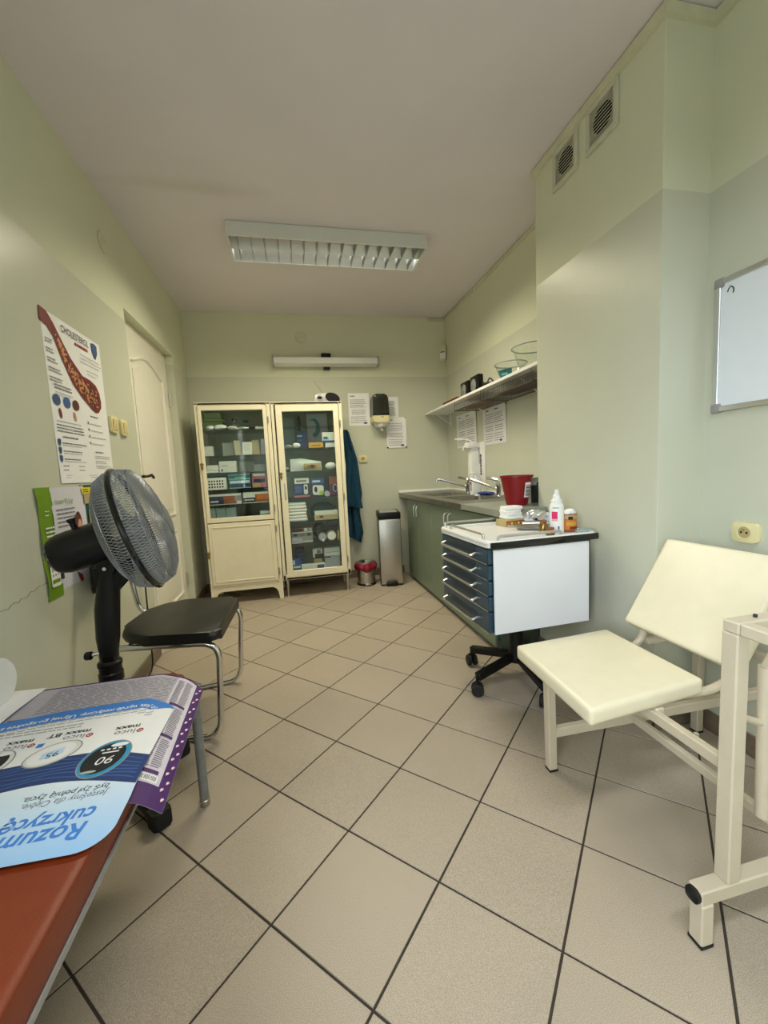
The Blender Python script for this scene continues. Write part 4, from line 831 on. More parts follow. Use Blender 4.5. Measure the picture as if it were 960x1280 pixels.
for y, h, lab in ((3.15, .118, 'black speaker with a pale ring farther along the wall shelf'), (2.965, .124, 'black speaker with a pale ring nearer the glass bowls on the shelf')):
    T = thing('desk_speaker', lab, 'speaker', (1.42, y, ZS), group='speakers on the wall shelf')
    MB().box(-.05, -.005, -.075, .075, 0, h, .008).build('speaker_box', 'black_plastic', T)
    X = Matrix(((0, 0, -1, -.0505), (1, 0, 0, 0), (0, 1, 0, h * .42), (0, 0, 0, 1)))
    MB().lathe([(.046, 0), (.048, .004), (.04, .004), (.034, 0)], 24, X).build('speaker_ring', 'aluminium', T); MB().lathe([(.034, 0), (.012, .003), (.0, .006)], 20, X).build('speaker_cone', 'ink_grey', T)
T = thing('cable_bundle', 'black cable bundle behind the speakers on the wall shelf', 'cable', (1.42, 2.79, ZS))
rn = random.Random(3); MB().tube([(.05 * math.cos(k * .9) * (1 + .2 * rn.random()), .07 * math.sin(k * .9), .012 + .035 * rn.random()) for k in range(22)], .006, 6, bend=.03, nb=3).build('cable_loop', 'black_rubber', T); MB().tube([(0, .06, .03), (0, .02, .08), (0, -.05, .03)], .005, 6, bend=.03).build('cable_end', 'black_rubber', T)
def bowl(x, y, r, h, label, lab_col):
    T = thing('glass_bowl', label, 'bowl', (x, y, ZS))
    MB().lathe([(r * .55, 0), (r * .62, .006), (r * .8, h * .45), (r * .97, h * .95), (r * 1.05, h), (r * 1.05, h + .006), (r * .94, h * .97), (r * .77, h * .47), (r * .58, .012), (0, .01)], 36).build('bowl_body', 'bowl_glass', T)
    MB().tube([(r * 1.045 * math.cos(a), r * 1.045 * math.sin(a), h + .003) for a in [2 * math.pi * k / 32 for k in range(32)]], .004, 6, closed=True).build('bowl_rim', 'pack_grey', T)
    if lab_col:
        MB().grid(lambda u, v: Vector(((r * (.66 + .16 * v) + .003) * -math.cos((u - .5) * 1.3 + .5), (r * (.66 + .16 * v) + .003) * -math.sin((u - .5) * 1.3 + .5), .012 + v * h * .5)), 8, 2, .001).build('bowl_label', lab_col, T)
        MB().grid(lambda u, v: Vector(((r * (.70 + .05 * v) + .0045) * -math.cos((u - .5) * .6 + .5), (r * (.70 + .05 * v) + .0045) * -math.sin((u - .5) * .6 + .5), .03 + v * h * .12)), 6, 2, .001).build('label_print', 'pale_teal', T)
bowl(1.455, 2.57, .10, .105, 'smaller glass bowl with a teal label on the wall shelf', 'carton_teal'); bowl(1.455, 2.30, .122, .135, 'larger glass bowl next to the chimney on the wall shelf', None)

# ------------------------------------------------------------------ sink units and worktop
XF = 1.05; ZW = 0.835
def unit(y0, y1, label, doors):
    T = thing('base_unit', label, 'cabinet', (0, 0, 0), group='green kitchen base units')
    XB = XK - .015; b = MB(); b.box(XF + .02, XB, y0, y0 + .016, .09, .79); b.box(XF + .02, XB, y1 - .016, y1, .09, .79); b.box(XF + .02, XB, y0 + .016, y1 - .016, .09, .106); b.box(XB - .008, XB, y0 + .016, y1 - .016, .106, .79); b.build('carcass', 'kitchen_green_dark', T, smooth=False); MB().box(XF + .035, XB, y0, y1, 0, .09).build('plinth', 'kitchen_green_dark', T, smooth=False)
    for a, c, hy in doors:
        d = MB().box(XF, XF + .018, a + .0015, c - .0015, .035, .786, .003, None, 1).build('door', 'kitchen_green', T, smooth=False)
        if hy is not None: MB().tube([(XF, hy, .745), (XF - .022, hy, .735), (XF - .026, hy, .69), (XF - .022, hy, .645), (XF, hy, .635)], .0055, 8, bend=.02).build('door_handle', 'aluminium', d)
unit(3.14, 3.87, 'green double door base unit at the far end under the sink', ((3.52, 3.87, 3.56), (3.14, 3.52, 3.48))); unit(2.33, 3.14, 'green double door base unit in the middle under the second sink bowl', ((2.745, 3.14, 2.785), (2.33, 2.745, 2.705))); unit(2.075, 2.33, 'narrow green base unit behind the drawer trolley', ((2.075, 2.33, None),))
T = thing('sink_worktop', 'steel double sink worktop with grey laminate end on the green units', 'worktop', (0, 0, 0))
b = MB(); b.box(1.025, 1.06, 2.46, 4.083, .793, ZW, .003, None, 1)
holes = ((3.25, 3.68), (2.66, 3.10)); ys = [4.083, 3.68, 3.25, 3.10, 2.66, 2.46]
b.box(1.06, 1.12, 2.46, 4.083, ZW - .012, ZW); b.box(1.46, XK, 2.46, 4.083, ZW - .012, ZW)
for a, c in ((3.68, 4.083), (3.10, 3.25), (2.46, 2.66)): b.box(1.12, 1.46, a, c, ZW - .012, ZW)
b.build('steel_top', 'sink_steel', T, smooth=False)
for a, c in holes:
    b = MB(); b.grid(lambda u, v: Vector((1.12 + .34 * u, a + (c - a) * v, ZW - .002 - .15 * min(1, 8 * min(u, 1 - u, v, 1 - v)) ** .6)), 20, 20).build('sink_bowl', 'sink_steel', T)
b = MB(); b.prism([(1.025, 1.96), (XC - .002, 1.96), (XC - .002, YCF + .002), (XK, YCF + .002), (XK, 2.459), (1.025, 2.459)], .797, ZW, bev=.003).build('laminate_top', 'laminate_grey', T, smooth=False)
MB().box(1.03, XK, 4.07, 4.084, ZW, ZW + .022, .004).build('upstand_strip', 'tissue', T); MB().box(XK - .014, XK - .001, YCF + .01, 4.07, ZW, ZW + .022, .004).build('upstand_strip', 'tissue', T)
MB().lathe([(.022, 0), (.022, .006), (.012, .012), (.0, .013)], 18, Matrix.Translation((1.40, 3.02, ZW))).build('sink_plug', 'white_plastic', T)
def tap(x, y, tip, label):
    T = thing('mixer_tap', label, 'tap', (x, y, ZW)); d = Vector(tip) - Vector((x, y, 0)); d.z = 0
    MB().lathe([(.028, 0), (.028, .006), (.022, .01), (.022, .065), (.025, .07), (.025, .095), (.015, .105), (0, .107)], 20).build('tap_body', 'chrome', T)
    MB().tube([(0, 0, .05), d * .25 + Vector((0, 0, .075)), d * .93 + Vector((0, 0, .135)), d + Vector((0, 0, .13)), d * 1.03 + Vector((0, 0, .105))], .0105, 10, bend=.03).build('spout', 'chrome', T)
    MB().tube([(0, 0, .10), (.0, .0, .12), (-.03, .05, .135), (-.05, .09, .14)], [.012, .012, .008, .006], 8, bend=.015).build('lever', 'chrome', T)
    return T
tap(1.50, 3.42, (1.24, 3.50, 0), 'chrome mixer tap at the far sink bowl'); tap(1.49, 2.83, (1.33, 3.03, 0), 'chrome mixer tap at the near sink bowl')
def bottle(b, prof, **k): return b.lathe(prof, 22, **k)
T = thing('soap_bottle', 'white soap bottle with red label mark beside the far tap', 'bottle', (1.47, 3.20, ZW))
MB().prism(round_poly([(-.042, -.03), (.042, -.03), (.042, .03), (-.042, .03)], .015), 0, .135, bev=.01).build('bottle_body', 'white_plastic', T); MB().lathe([(.016, .135), (.016, .155), (.006, .157), (.006, .18), (.0, .181)], 14).build('pump_neck', 'white_plastic', T)
MB().tube([(0, 0, .178), (-.05, -.02, .178), (-.055, -.022, .17)], .006, 8).build('pump_spout', 'white_plastic', T); MB().box(-.0435, -.042, -.02, .022, .03, .11).build('bottle_label', 'carton_lilac', T); MB().box(-.0445, -.0435, -.012, .014, .085, .10).build('label_mark', 'ink_red', T)
tag(MB().blob((1.50, 3.07, ZW + .0135), .06, .085, .013, .12, 5, 3).build('cleaning_cloth', 'royal'), 'blue cleaning cloth lying by the soap bottle at the sink', 'cloth')
T = thing('soap_dispenser', 'white elbow operated soap dispenser on the sink wall', 'dispenser', (XK, 3.33, 1.11), basis=RIGHT)
MB().box(.0, .105, -.19, .165, 0, .012, .004).build('back_plate', 'white_plastic', T); MB().prism(round_poly([(-.075, -.15), (.0, -.15), (.0, .12), (-.075, .12)], .015), .004, .085, bev=.008).build('bottle_body', 'tissue', T)
MB().box(-.085, .015, .115, .165, .004, .12, .01).build('pump_head', 'white_plastic', T); MB().tube([(-.01, .16, .06), (-.03, .195, .10), (-.08, .20, .20)], .006, 8, bend=.03).build('elbow_lever', 'white_plastic', T)
MB().tube([(-.035, .13, .10), (-.035, .125, .14), (-.035, .10, .145)], .007, 8, bend=.02).build('spout', 'white_plastic', T)
b = MB(); b.lines(-.12, -.018, .20, 1, .01, .026, .0125, 6); b.build('dispenser_lettering', 'ink', T, smooth=False, X=Matrix.Rotation(math.radians(90), 4, 'Z'))
MB().box(.0, .012, -.02, .12, .0125, .014).build('grey_stripe', 'grey_trim', T)
# red bucket, dark box
T = thing('waste_bucket', 'dark red plastic bucket with barcode label on the worktop end', 'bucket', (1.250, 2.165, ZW + .0004))
MB().lathe([(.056, 0), (.06, .003), (.088, .158), (.094, .160), (.094, .170), (.086, .170), (.056, .006), (0, .006)], 32).build('bucket_body', 'red_plastic', T)
la = math.radians(-72)
MB().grid(lambda u, v: Vector(((.0735 + .0175 * v * .9 - .0005) * math.cos(la + (u - .5) * .52), (.0735 + .0175 * v * .9 - .0005) * math.sin(la + (u - .5) * .52), .045 + v * .085)), 6, 4, .0012).build('barcode_label', 'paper', T)
def onlab(u, v, dz): r_ = .0758 + .0158 * v; return Vector((r_ * math.cos(la + (u - .5) * .4), r_ * math.sin(la + (u - .5) * .4), .045 + v * .085))
for k in range(9): MB().grid(lambda u, v: onlab(u, .12 + k * .085 + v * (.03 if k % 3 else .055), 0), 3, 1, .0006).build('barcode_bar', 'ink', T)
carton('tall dark box with white top behind the red bucket', 'box', 1.365, 1.425, 2.20, ZW, .15, .06, 'carton_grey', ((0, 1, 0, .8, 'screen_black'), (0, .6, .7, .85, 'carton_lilac')), 'carton')

# ------------------------------------------------------------------ drawer trolley
T = thing('drawer_trolley', 'blue five drawer trolley with white top and white side panel on castors', 'trolley', (0.983, 1.757, 0), math.radians(2))
TZ = 0.757
MB().box(-.232, .236, -.242, .245,   .377, .738, .004, None, 1).build('cabinet_body', 'trolley_blue_dark', T, smooth=False)
MB().box(-.232, .222, -.249, -.242, .374, .728, .001, None, 1).build('side_panel', 'white_sheet', T, smooth=False)
zs = [.733, .666, .600, .534, .469, .376]
for k in range(5):
    z1, z0 = zs[k], zs[k + 1]
    d = MB().box(-.253, -.232, -.240, .245, z0 + .002, z1 - .002, .006, None, 2).build('drawer', 'trolley_blue', T, smooth=False)
    MB().box(-.2555, -.253, -.234, .236, z0 + .0005, z0 + .0045, .001, None, 1).build('edge_strip', 'chrome', d, smooth=False)
    hz = z0 + .024 if k < 4 else z0 + .030
    MB().tube([(-.253, -.135, hz + .010), (-.280, -.135, hz), (-.280, .195, hz), (-.253, .195, hz + .010)], .0055, 8, bend=.012).build('drawer_handle', 'aluminium', d)
    MB().box(-.2542, -.2528, -.13, .19, hz + .004, min(z1 - .006, hz + .034), .001).build('handle_recess', 'trolley_blue_dark', d, smooth=False)
P = round_poly([(-.2575, -.26), (.2575, -.26), (.2575, .26), (-.2575, .26)], .03)
MB().prism(P, .738, TZ, bev=.004).build('top_board', 'white_plastic', T, smooth=False)
b = MB(); b.tube([(*p, TZ) for p in round_poly([(-.250, -.2525), (.250, -.2525), (.250, .2525), (-.250, .2525)], .03)], .011, 8, closed=True).build('top_lip', 'white_plastic', T)
MB().box(-.251, .2585, -.2635, -.257, .735, .762, .002).build('black_edge', 'black_gloss', T)
for pts in ([(-.238, .235, TZ), (-.238, .235, TZ + .030), (-.225, .245, TZ + .030), (.20, .245, TZ + .030), (.20, .245, TZ)], [(-.234, -.17, TZ), (-.234, -.17, TZ + .026), (-.234, .17, TZ + .026), (-.234, .17, TZ)], [(-.205, -.238, TZ), (-.205, -.238, TZ + .024), (.09, -.238, TZ + .024), (.09, -.238, TZ)]):
    MB().tube(pts, .006, 8, bend=.014).build('guard_rail', 'aluminium', T)
MB().lathe([(.040, .10), (.044, .12), (.036, .16), (.036, .385)], 20, Matrix.Translation((.030, .025, 0))).build('column', 'black_plastic', T)
MB().box(-.08, .17, -.09, .15, .362, .377).build('mount_plate', 'black_plastic', T)
cx, cy = .030, .025
for k in range(5):
    a = math.radians(123 + 72 * k); e = Vector((cx + .255 * math.cos(a), cy + .255 * math.sin(a), 0)); c0 = Vector((cx, cy, 0))
    MB().bar((c0.x + .02 * math.cos(a), c0.y + .02 * math.sin(a), .125), (e.x, e.y, .088), .034, .036, bev=.004).build('base_arm', 'black_plastic', T)
    w_ = thing('castor', '', '', (0, 0, 0)); del w_['label'], w_['category']; w_.parent = T
    MB().lathe([(.008, .055), (.008, .10)], 10, Matrix.Translation((e.x, e.y, 0))).build('stem', 'black_plastic', w_)
    for s in (-1, 1):
        X = Matrix.Translation((e.x, e.y, .029)) @ Matrix.Rotation(a + .9, 4, 'Z') @ Matrix.Rotation(math.radians(90), 4, 'Y')
        MB().lathe([(.018, s * .006), (.029, s * .008), (.029, s * .022), (.024, s * .026), (.0, s * .026)], 18, X).build('wheel', 'black_rubber', w_)
    MB().box(-.018, .018, -.006, .006, .02, .066, .004, Matrix.Translation((e.x, e.y, 0)) @ Matrix.Rotation(a + .9, 4, 'Z')).build('fork', 'black_plastic', w_)
def onT(x, y, z=0): v = Matrix.Rotation(math.radians(2), 4, 'Z') @ Vector((x, y, 0)); return (0.983 + v.x, 1.757 + v.y, TZ + .0004 + z)
T = thing('tissue_box', 'low gold floral carton of white gauze on the trolley top', 'box', onT(.095, .155), math.radians(8))
MB().box(-.062, .062, -.045, .045, 0, .035, .003).build('carton_body', 'carton_tan', T); MB().box(-.0625, .0625, -.0455, -.0445, .004, .030).build('printed_band', 'carton_brown', T)
for k in range(6): MB().disc(-.05 + k * .020, .017, .007, .007, .0457, .0004).build('flower_print', 'yellow' if k % 2 else 'orange', T, X=FX)
for k in range(4): MB().box(-.050 + .004 * (k % 2), .046 - .005 * (k % 3), -.038, .036, -.009, .010, .007, Matrix.Translation((0, 0, .045 + k * .0155)) @ Euler((.03 * (-1) ** k, .05 * math.sin(2.1 * k), .12 * math.sin(k * 1.7))).to_matrix().to_4x4(), 2).build('gauze_pad', 'tissue', T)
T = thing('plastic_bag', 'crumpled silver and white bag of packets on the trolley top', 'bag', onT(.205, .10), 0)
b = MB(); b.blob((0, .01, .041), .070, .045, .034, .16, 21, 3).build('bag_film', 'foil', T, smooth=False)
for k, c in enumerate(('carton_white', 'carton_lilac', 'carton_white', 'screen_black', 'carton_white', 'carton_grey', 'pale_blue', 'carton_white')):
    MB().box(-.022, .022, -.016, .016, -.004, .004, .003, Matrix.Translation((-.06 + .018 * k, -.030 + .012 * (k % 3), .030 + .014 * (k % 3))) @ Euler((1.0 + .3 * math.sin(k * 2.0), .5 * math.sin(k * 1.3), .6 * math.sin(k * 2.7))).to_matrix().to_4x4()).build('packet', c, T, smooth=False)
T = thing('instrument_tray', 'steel tray edge with a pair of forceps on the trolley top', 'tray', onT(.12, -.02), math.radians(-28))
MB().grid(lambda u, v: Vector((-.09 + .18 * u, -.045 + .09 * v, .002 + .016 * (abs(2 * v - 1) ** 6 + abs(2 * u - 1) ** 10) * .6)), 20, 10, .0015).build('tray_body', 'dull_steel', T)
MB().tube([(-.13, -.02, .022), (0, .005, .022), (.07, .0, .022)], .0035, 6).build('forceps', 'chrome', T); MB().tube([(-.13, -.035, .022), (0, .0, .024), (.07, .004, .024)], .0035, 6).build('forceps', 'chrome', T); MB().tube([(-.06, .028, .026), (.09, .022, .026)], .011, 10).build('metal_rod', 'aluminium', T)
for x, y, h, c, lab in ((.082, -.130, .05, 'carton_tan', 'small amber glass jar on the trolley beside the spray bottle'), (.070, -.195, .026, 'carton_tan', 'low amber glass dish at the trolley edge left of the spray bottle')):
    T = thing('amber_jar', lab, 'jar', onT(x, y)); MB().lathe([(.017, 0), (.019, .004), (.019, h * .7), (.014, h * .85), (.016, h), (.0, h)], 16).build('jar_body', 'brass', T); MB().lathe([(.0165, h), (.0165, h + .008), (.0, h + .009)], 14).build('jar_lid', 'carton_brown', T)
T = thing('spray_bottle', 'white spray bottle with pink square label on the trolley top', 'bottle', onT(.130, -.158), math.radians(-15))
MB().lathe([(.027, 0), (.030, .004), (.030, .122), (.027, .130), (.024, .133)], 28).build('bottle_body', 'white_plastic', T); MB().lathe([(.024, .133), (.024, .146), (.017, .152), (.015, .168), (.011, .172), (.009, .192), (.0, .193)], 22).build('spray_cap', 'white_plastic', T)
def wrap(a0, a1, z0, z1, r, col, nm): MB().grid(lambda u, v: Vector((r * math.cos(a0 + (a1 - a0) * u), r * math.sin(a0 + (a1 - a0) * u), z0 + (z1 - z0) * v)), 10, 1, .0004).build(nm, col, T)
A = math.radians
wrap(A(-150), A(-102), .058, .098, .0306, 'label_pink', 'pink_label'); wrap(A(-150), A(-102), .056, .066, .0309, 'pink', 'label_fade'); wrap(A(-140), A(-90), .112, .117, .0306, 'ink_light', 'label_line'); wrap(A(-100), A(-88), .020, .034, .0306, 'carton_blue', 'label_mark')
T = thing('cotton_mug', 'mug with fruit picture filled with cotton wool on the trolley top', 'mug', onT(.200, -.138))
MB().lathe([(.036, 0), (.039, .003), (.039, .080), (.036, .078), (.035, .010), (0, .010)], 28).build('mug_body', 'carton_brown', T)
wrap(A(-165), A(-15), .012, .072, .0394, 'orange', 'fruit_print'); wrap(A(-130), A(-60), .030, .046, .0398, 'carton_yellow', 'banana_print'); wrap(A(-170), A(-10), .060, .076, .0397, 'carton_tan', 'print_band'); wrap(A(-120), A(-90), .056, .07, .0402, 'screen_black', 'print_band'); wrap(A(-110), A(-40), .014, .024, .0398, 'red_brown', 'berry_print')
MB().blob((-.01, 0, .082), .027, .03, .016, .12, 4).build('cotton_wool', 'tissue', T); MB().blob((.013, -.004, .085), .023, .024, .018, .1, 5).build('cotton_wool', 'tissue', T)
T = thing('glass_dish', 'shallow clear glass dish at the front right edge of the trolley top', 'dish', onT(.216, -.228))
MB().lathe([(.030, 0), (.038, .004), (.042, .018), (.039, .018), (.036, .006), (0, .004)], 28, sy=.55).build('dish_body', 'clear_plastic', T); MB().tube([(.041 * math.cos(a), .022 * math.sin(a), .018) for a in [2 * math.pi * k / 24 for k in range(24)]], .002, 5, closed=True).build('dish_rim', 'pack_grey', T)
MB().blob((.005, 0, .010), .02, .014, .006, .15, 9).build('dish_content', 'carton_grey', T)

# ------------------------------------------------------------------ treatment chair
T = thing('treatment_chair', 'cream padded treatment chair with square tube frame by the right wall', 'chair', (0, 0, 0))
def pad(name, pts, n, th):
    """cushion: quadrilateral pts (top face, counter-clockwise), thickness th against n"""
    p = [Vector(q) for q in pts]; n = Vector(n).normalized(); b = MB(); bm = b.bm
    tp = [bm.verts.new(q) for q in p]; bt = [bm.verts.new(q - n * th) for q in p]
    fs = [bm.faces.new(tp), bm.faces.new(bt[::-1])] + [bm.faces.new((tp[k], bt[k], bt[(k + 1) % 4], tp[(k + 1) % 4])) for k in range(4)]
    bmesh.ops.bevel(bm, geom=bm.edges[:] , offset=.016, segments=4, affect='EDGES', profile=.6)
    return b.build(name, 'cream_vinyl', T, ang=50)
pad('seat', [(.692, .858, .440), (1.094, .898, .440), (1.105, 1.288, .440), (.716, 1.262, .440)], (0, 0, 1), .050)
bl, br = Vector((1.152, 1.260, .474)), Vector((1.160, .875, .467)); ul, ur = Vector((1.335, 1.256, .772)), Vector((1.348, .868, .770))
nrm = (ul - bl).cross(br - bl); nrm = nrm if nrm.x < 0 else -nrm
pad('backrest', [bl, br, ur, ul], nrm, .055)
def sq(p, q, s=.030, h=None, nm='frame_tube', up=(0, 0, 1)): return MB().bar(p, q, s, h or s, up, .003).build(nm, 'cream_metal', T, smooth=False)
lg = sq((.808, 1.197, .006), (.800, 1.197, .392), .030, None, 'leg'); MB().box(.792, .824, 1.181, 1.213, 0, .008, .002).build('foot_cap', 'black_rubber', lg)
sq((.815, 1.197, .138), (1.478, 1.02, .268), .026, .032, 'centre_beam')
lg = sq((1.462, 1.225, .006), (1.462, 1.225, .60), .030, None, 'leg'); MB().box(1.446, 1.478, 1.209, 1.241, 0, .008, .002).build('foot_cap', 'black_rubber', lg)
sq((1.462, 1.235, .40), (1.462, .86, .40), .026, None, 'rear_rail'); sq((1.22, 1.22, .40), (1.462, 1.22, .40), .022, None, 'back_support')
sq((.75, 1.20, .380), (1.08, 1.20, .380), .026, .018, 'seat_rail'); sq((.93, .88, .380), (.93, 1.26, .380), .026, .018, 'seat_rail')
for a, c in (((1.06, 1.225, .386), (1.205, 1.215, .50)), ((1.05, .925, .384), (1.215, .91, .50))):
    MB().tube([a, (a[0] + .10, a[1], a[2] - .004), (c[0] - .01, c[1], a[2] + .03), c], .0125, 10, bend=.05).build('back_hinge_tube', 'cream_metal', T)
sq((.918, .98, .368), (.912, .668, .368), .022, .030, 'support_bar'); sq((1.072, 1.125, .190), (1.072, .50, .178), .020, .026, 'support_bar')
sq((.790, .655, .118), (1.42, .655, .118), .034, .034, 'foot_bar')
lg = sq((.806, .652, .006), (.806, .652, .103), .032, None, 'leg'); MB().box(.789, .823, .635, .669, 0, .008, .002).build('foot_cap', 'black_rubber', lg)
lg = sq((1.40, .655, .006), (1.40, .655, .103), .032, None, 'leg'); MB().box(1.383, 1.417, .638, .672, 0, .008, .002).build('foot_cap', 'black_rubber', lg)
MB().box(.784, .791, .640, .670, .104, .133, .010, None, 3).build('tube_plug', 'black_rubber', T)
sq((.876, .655, .134), (.876, .655, .700), .034, None, 'armrest_post', (0, 1, 0)); sq((1.40, .655, .134), (1.40, .655, .700), .034, None, 'armrest_post', (0, 1, 0))
sq((.860, .655, .713), (1.42, .655, .713), .034, .026, 'armrest_rail'); sq((.876, .637, .713), (.876, .30, .713), .032, .0255, 'armrest_rail'); sq((.894, .318, .713), (1.382, .318, .713), .034, .026, 'armrest_rail'); sq((1.40, .637, .713), (1.40, .30, .713), .032, .0255, 'armrest_rail')
MB().lathe([(.004, 0), (.004, .006), (0, .007)], 8, Matrix.Translation((.925, .655, .726))).build('screw', 'ink', T)
MB().tube([(1.035, .70, .205), (1.025, .70, .58)], .014, 12).build('adjusting_tube', 'cream_metal', T); MB().tube([(.91, .70, .49), (1.03, .70, .44), (1.25, .70, .40)], .008, 8).build('cross_rod', 'cream_metal', T)
sq((1.025, .70, .575), (1.025, .655, .70), .016, None, 'adjusting_bracket'); MB().lathe([(.006, 0), (.006, .02)], 8, Matrix.Translation((.955, .80, .345))).build('clamp_screw', 'aluminium', T)

# ------------------------------------------------------------------ standing fan
n = Vector((math.cos(A(16)) * math.cos(A(10)), math.cos(A(16)) * math.sin(A(10)), math.sin(A(16)))).normalized(); fc = Vector((-.527, 1.5, .918))
T = thing('standing_fan', 'black and grey standing fan by the left wall in front of the posters', 'fan', (-.655, 1.5, 0))
off = Vector((-.655, 1.5, 0)); ux = Vector((0, 1, 0)); ux = (ux - n * ux.dot(n)).normalized(); vx = n.cross(ux); c_ = fc - off
XN = Matrix(((ux.x, vx.x, n.x, c_.x), (ux.y, vx.y, n.y, c_.y), (ux.z, vx.z, n.z, c_.z), (0, 0, 0, 1)))
RR = .201
def cage(prof, N, sw, rings, nm, r=.00105):
    b = MB()
    for k in range(N):
        a0 = 2 * math.pi * k / N; pts = []
        for i in range(len(prof) * 2 - 1):
            t = i / 2; j = int(t); f = t - j
            rr, z = prof[j] if f == 0 else ((prof[j][0] + prof[j + 1][0]) / 2, (prof[j][1] + prof[j + 1][1]) / 2)
            a = a0 + sw * (1 - rr / RR); pts.append(XN @ Vector((rr * math.cos(a), rr * math.sin(a), z)))
        b.tube(pts, r, 4)
    for rr, z in rings: b.tube([XN @ Vector((rr * math.cos(t), rr * math.sin(t), z)) for t in [2 * math.pi * q / 48 for q in range(48)]], .0016, 5, closed=True)
    return b.build(nm, 'fan_grey', T)
fp = [(.199, .004), (.201, .018), (.190, .050), (.155, .072), (.10, .088), (.052, .096)]; rp = [(.199, -.004), (.201, -.02), (.185, -.052), (.145, -.075), (.09, -.09), (.05, -.095)]
cage(fp, 130, 1.0, [(.190, .050), (.13, .080), (.052, .096)], 'front_guard', .00125); cage(fp, 130, -1.0, [], 'front_guard', .0011); cage(rp, 120, -1.0, [(.185, -.052), (.12, -.083)], 'rear_guard', .00125); cage(rp, 120, 1.0, [], 'rear_guard', .001)
MB().lathe([(.052, .092), (.052, .100), (.03, .104), (0, .105)], 24, XN).build('guard_badge', 'fan_grey', T)
MB().tube([XN @ Vector((.203 * math.cos(t), .203 * math.sin(t), 0)) for t in [2 * math.pi * q / 56 for q in range(56)]], .0085, 10, closed=True).build('guard_ring', 'black_gloss', T)
for k in range(3):
    a0 = 2 * math.pi * k / 3
    MB().grid(lambda u, v: XN @ Vector(((.04 + .145 * u) * math.cos(a0 + (v - .5) * 1.45 + .35 * u), (.04 + .145 * u) * math.sin(a0 + (v - .5) * 1.45 + .35 * u), (v - .5) * .055 * (1 - .2 * u))), 10, 10, .002).build('blade', 'fan_blade', T)
MB().lathe([(0, -.03), (.042, -.03), (.042, .02), (.03, .03), (0, .031)], 24, XN).build('hub', 'fan_blade', T)
MB().lathe([(.066, -.092), (.066, -.11), (.066, -.185), (.064, -.215), (.055, -.240), (.035, -.254), (0, -.258)], 32, XN).build('motor_housing', 'black_plastic', T)
for k in range(12):
    a = 2 * math.pi * k / 12; MB().box(-.0035, .0035, -.010, .010, -.001, .001, .0005, XN @ Matrix.Translation((.046 * math.cos(a), .046 * math.sin(a), -.2475)) @ Matrix.Rotation(a + math.pi / 2, 4, 'Z') @ Matrix.Rotation(A(-40), 4, 'X')).build('motor_vent', 'ink_grey', T)
MB().lathe([(.009, 0), (.009, .03), (.012, .032), (.012, .042), (0, .043)], 12, XN @ Matrix.Translation((0, 0, -.16)) @ Matrix.Rotation(A(-90), 4, 'X').to_4x4() @ Matrix.Translation((0, 0, .055))).build('swing_knob', 'black_plastic', T)
mb = XN @ Vector((0, 0, -.135)); jt = Vector((.035, -.005, .800))
b = MB(); b.tube([mb, (mb + jt) / 2 + Vector((0, 0, -.005)), jt], [.045, .036, .030], 14); b.build('tilt_neck', 'black_plastic', T)
b = MB(); b.tube([jt + Vector((0, -.032, 0)), jt + Vector((0, .032, 0))], .028, 18); b.build('tilt_joint', 'black_plastic', T)
b = MB(); b.tube([jt + Vector((0, -.040, .0)), jt + Vector((0, -.034, .0))], .006, 10); b.build('tilt_screw', 'chrome', T)
jb = XN @ Vector((-.0, 0.0, -.10))
MB().prism([(-.01, .80), (.06, .80), (.125, .845), (.13, .80), (.085, .76), (.04, .70), (.0, .69)], -.022, .022, Matrix(((1, 0, 0, 0), (0, 0, 1, 0), (0, 1, 0, 0), (0, 0, 0, 1))), bev=.006).build('switch_housing', 'black_plastic', T)
MB().tube([(.035, 0, .82), (.025, 0, .74), (.012, 0, .66), (.004, 0, .56), (0, 0, .50)], [.028, .033, .037, .035, .028], 18).build('upper_column', 'black_plastic', T)
MB().lathe([(.029, .42), (.029, .50)], 18).build('inner_tube', 'black_gloss', T); MB().lathe([(.028, .405), (.037, .41), (.037, .438), (.034, .442), (.034, .46), (.037, .464), (.037, .475), (.03, .482)], 20).build('locking_collar', 'black_plastic', T)
MB().lathe([(.026, .04), (.026, .41)], 18).build('lower_tube', 'black_plastic', T)
MB().tube([(-.02, -.02, .515), (-.043, -.03, .515)], .006, 8).build('height_knob', 'dull_steel', T); MB().lathe([(.012, -.008), (.014, -.004), (.014, .01), (.0, .012)], 10, Matrix.Translation((-.047, -.032, .515)) @ Matrix.Rotation(A(90), 4, 'Y')).build('height_knob_cap', 'black_plastic', T)
for k, a in enumerate((-48, 48, 132, 228)):
    a = A(a); d = Vector((math.cos(a), math.sin(a), 0)); lim = (.265, .225, .19, .19)[k]
    MB().bar(d * .015 + Vector((0, 0, .048)), d * (lim - .02) + Vector((0, 0, .03)), .045, .03, bev=.006).build('base_leg', 'black_plastic', T)
    MB().prism(round_poly([(lim - .045, -.028), (lim + .012, -.028), (lim + .012, .028), (lim - .045, .028)], .01), 0, .055, Matrix.Rotation(a, 4, 'Z'), bev=.008).build('foot', 'black_rubber', T)
MB().tube([(.005, .02, .50), (-.035, .01, .40), (-.032, .0, .20), (-.02, .0, .06)], .0045, 6, bend=.05).build('pole_cable', 'black_rubber', T)
tag(MB().tube([(-.880, 2.52, 1.02), (-.876, 2.505, .80), (-.868, 2.50, .55), (-.868, 2.49, .25), (-.866, 2.48, .012), (-.864, 2.30, .008)], .0045, 6, bend=.06).build('power_cable', 'black_rubber'), 'black cable hanging down the left wall behind the black chair', 'cable')

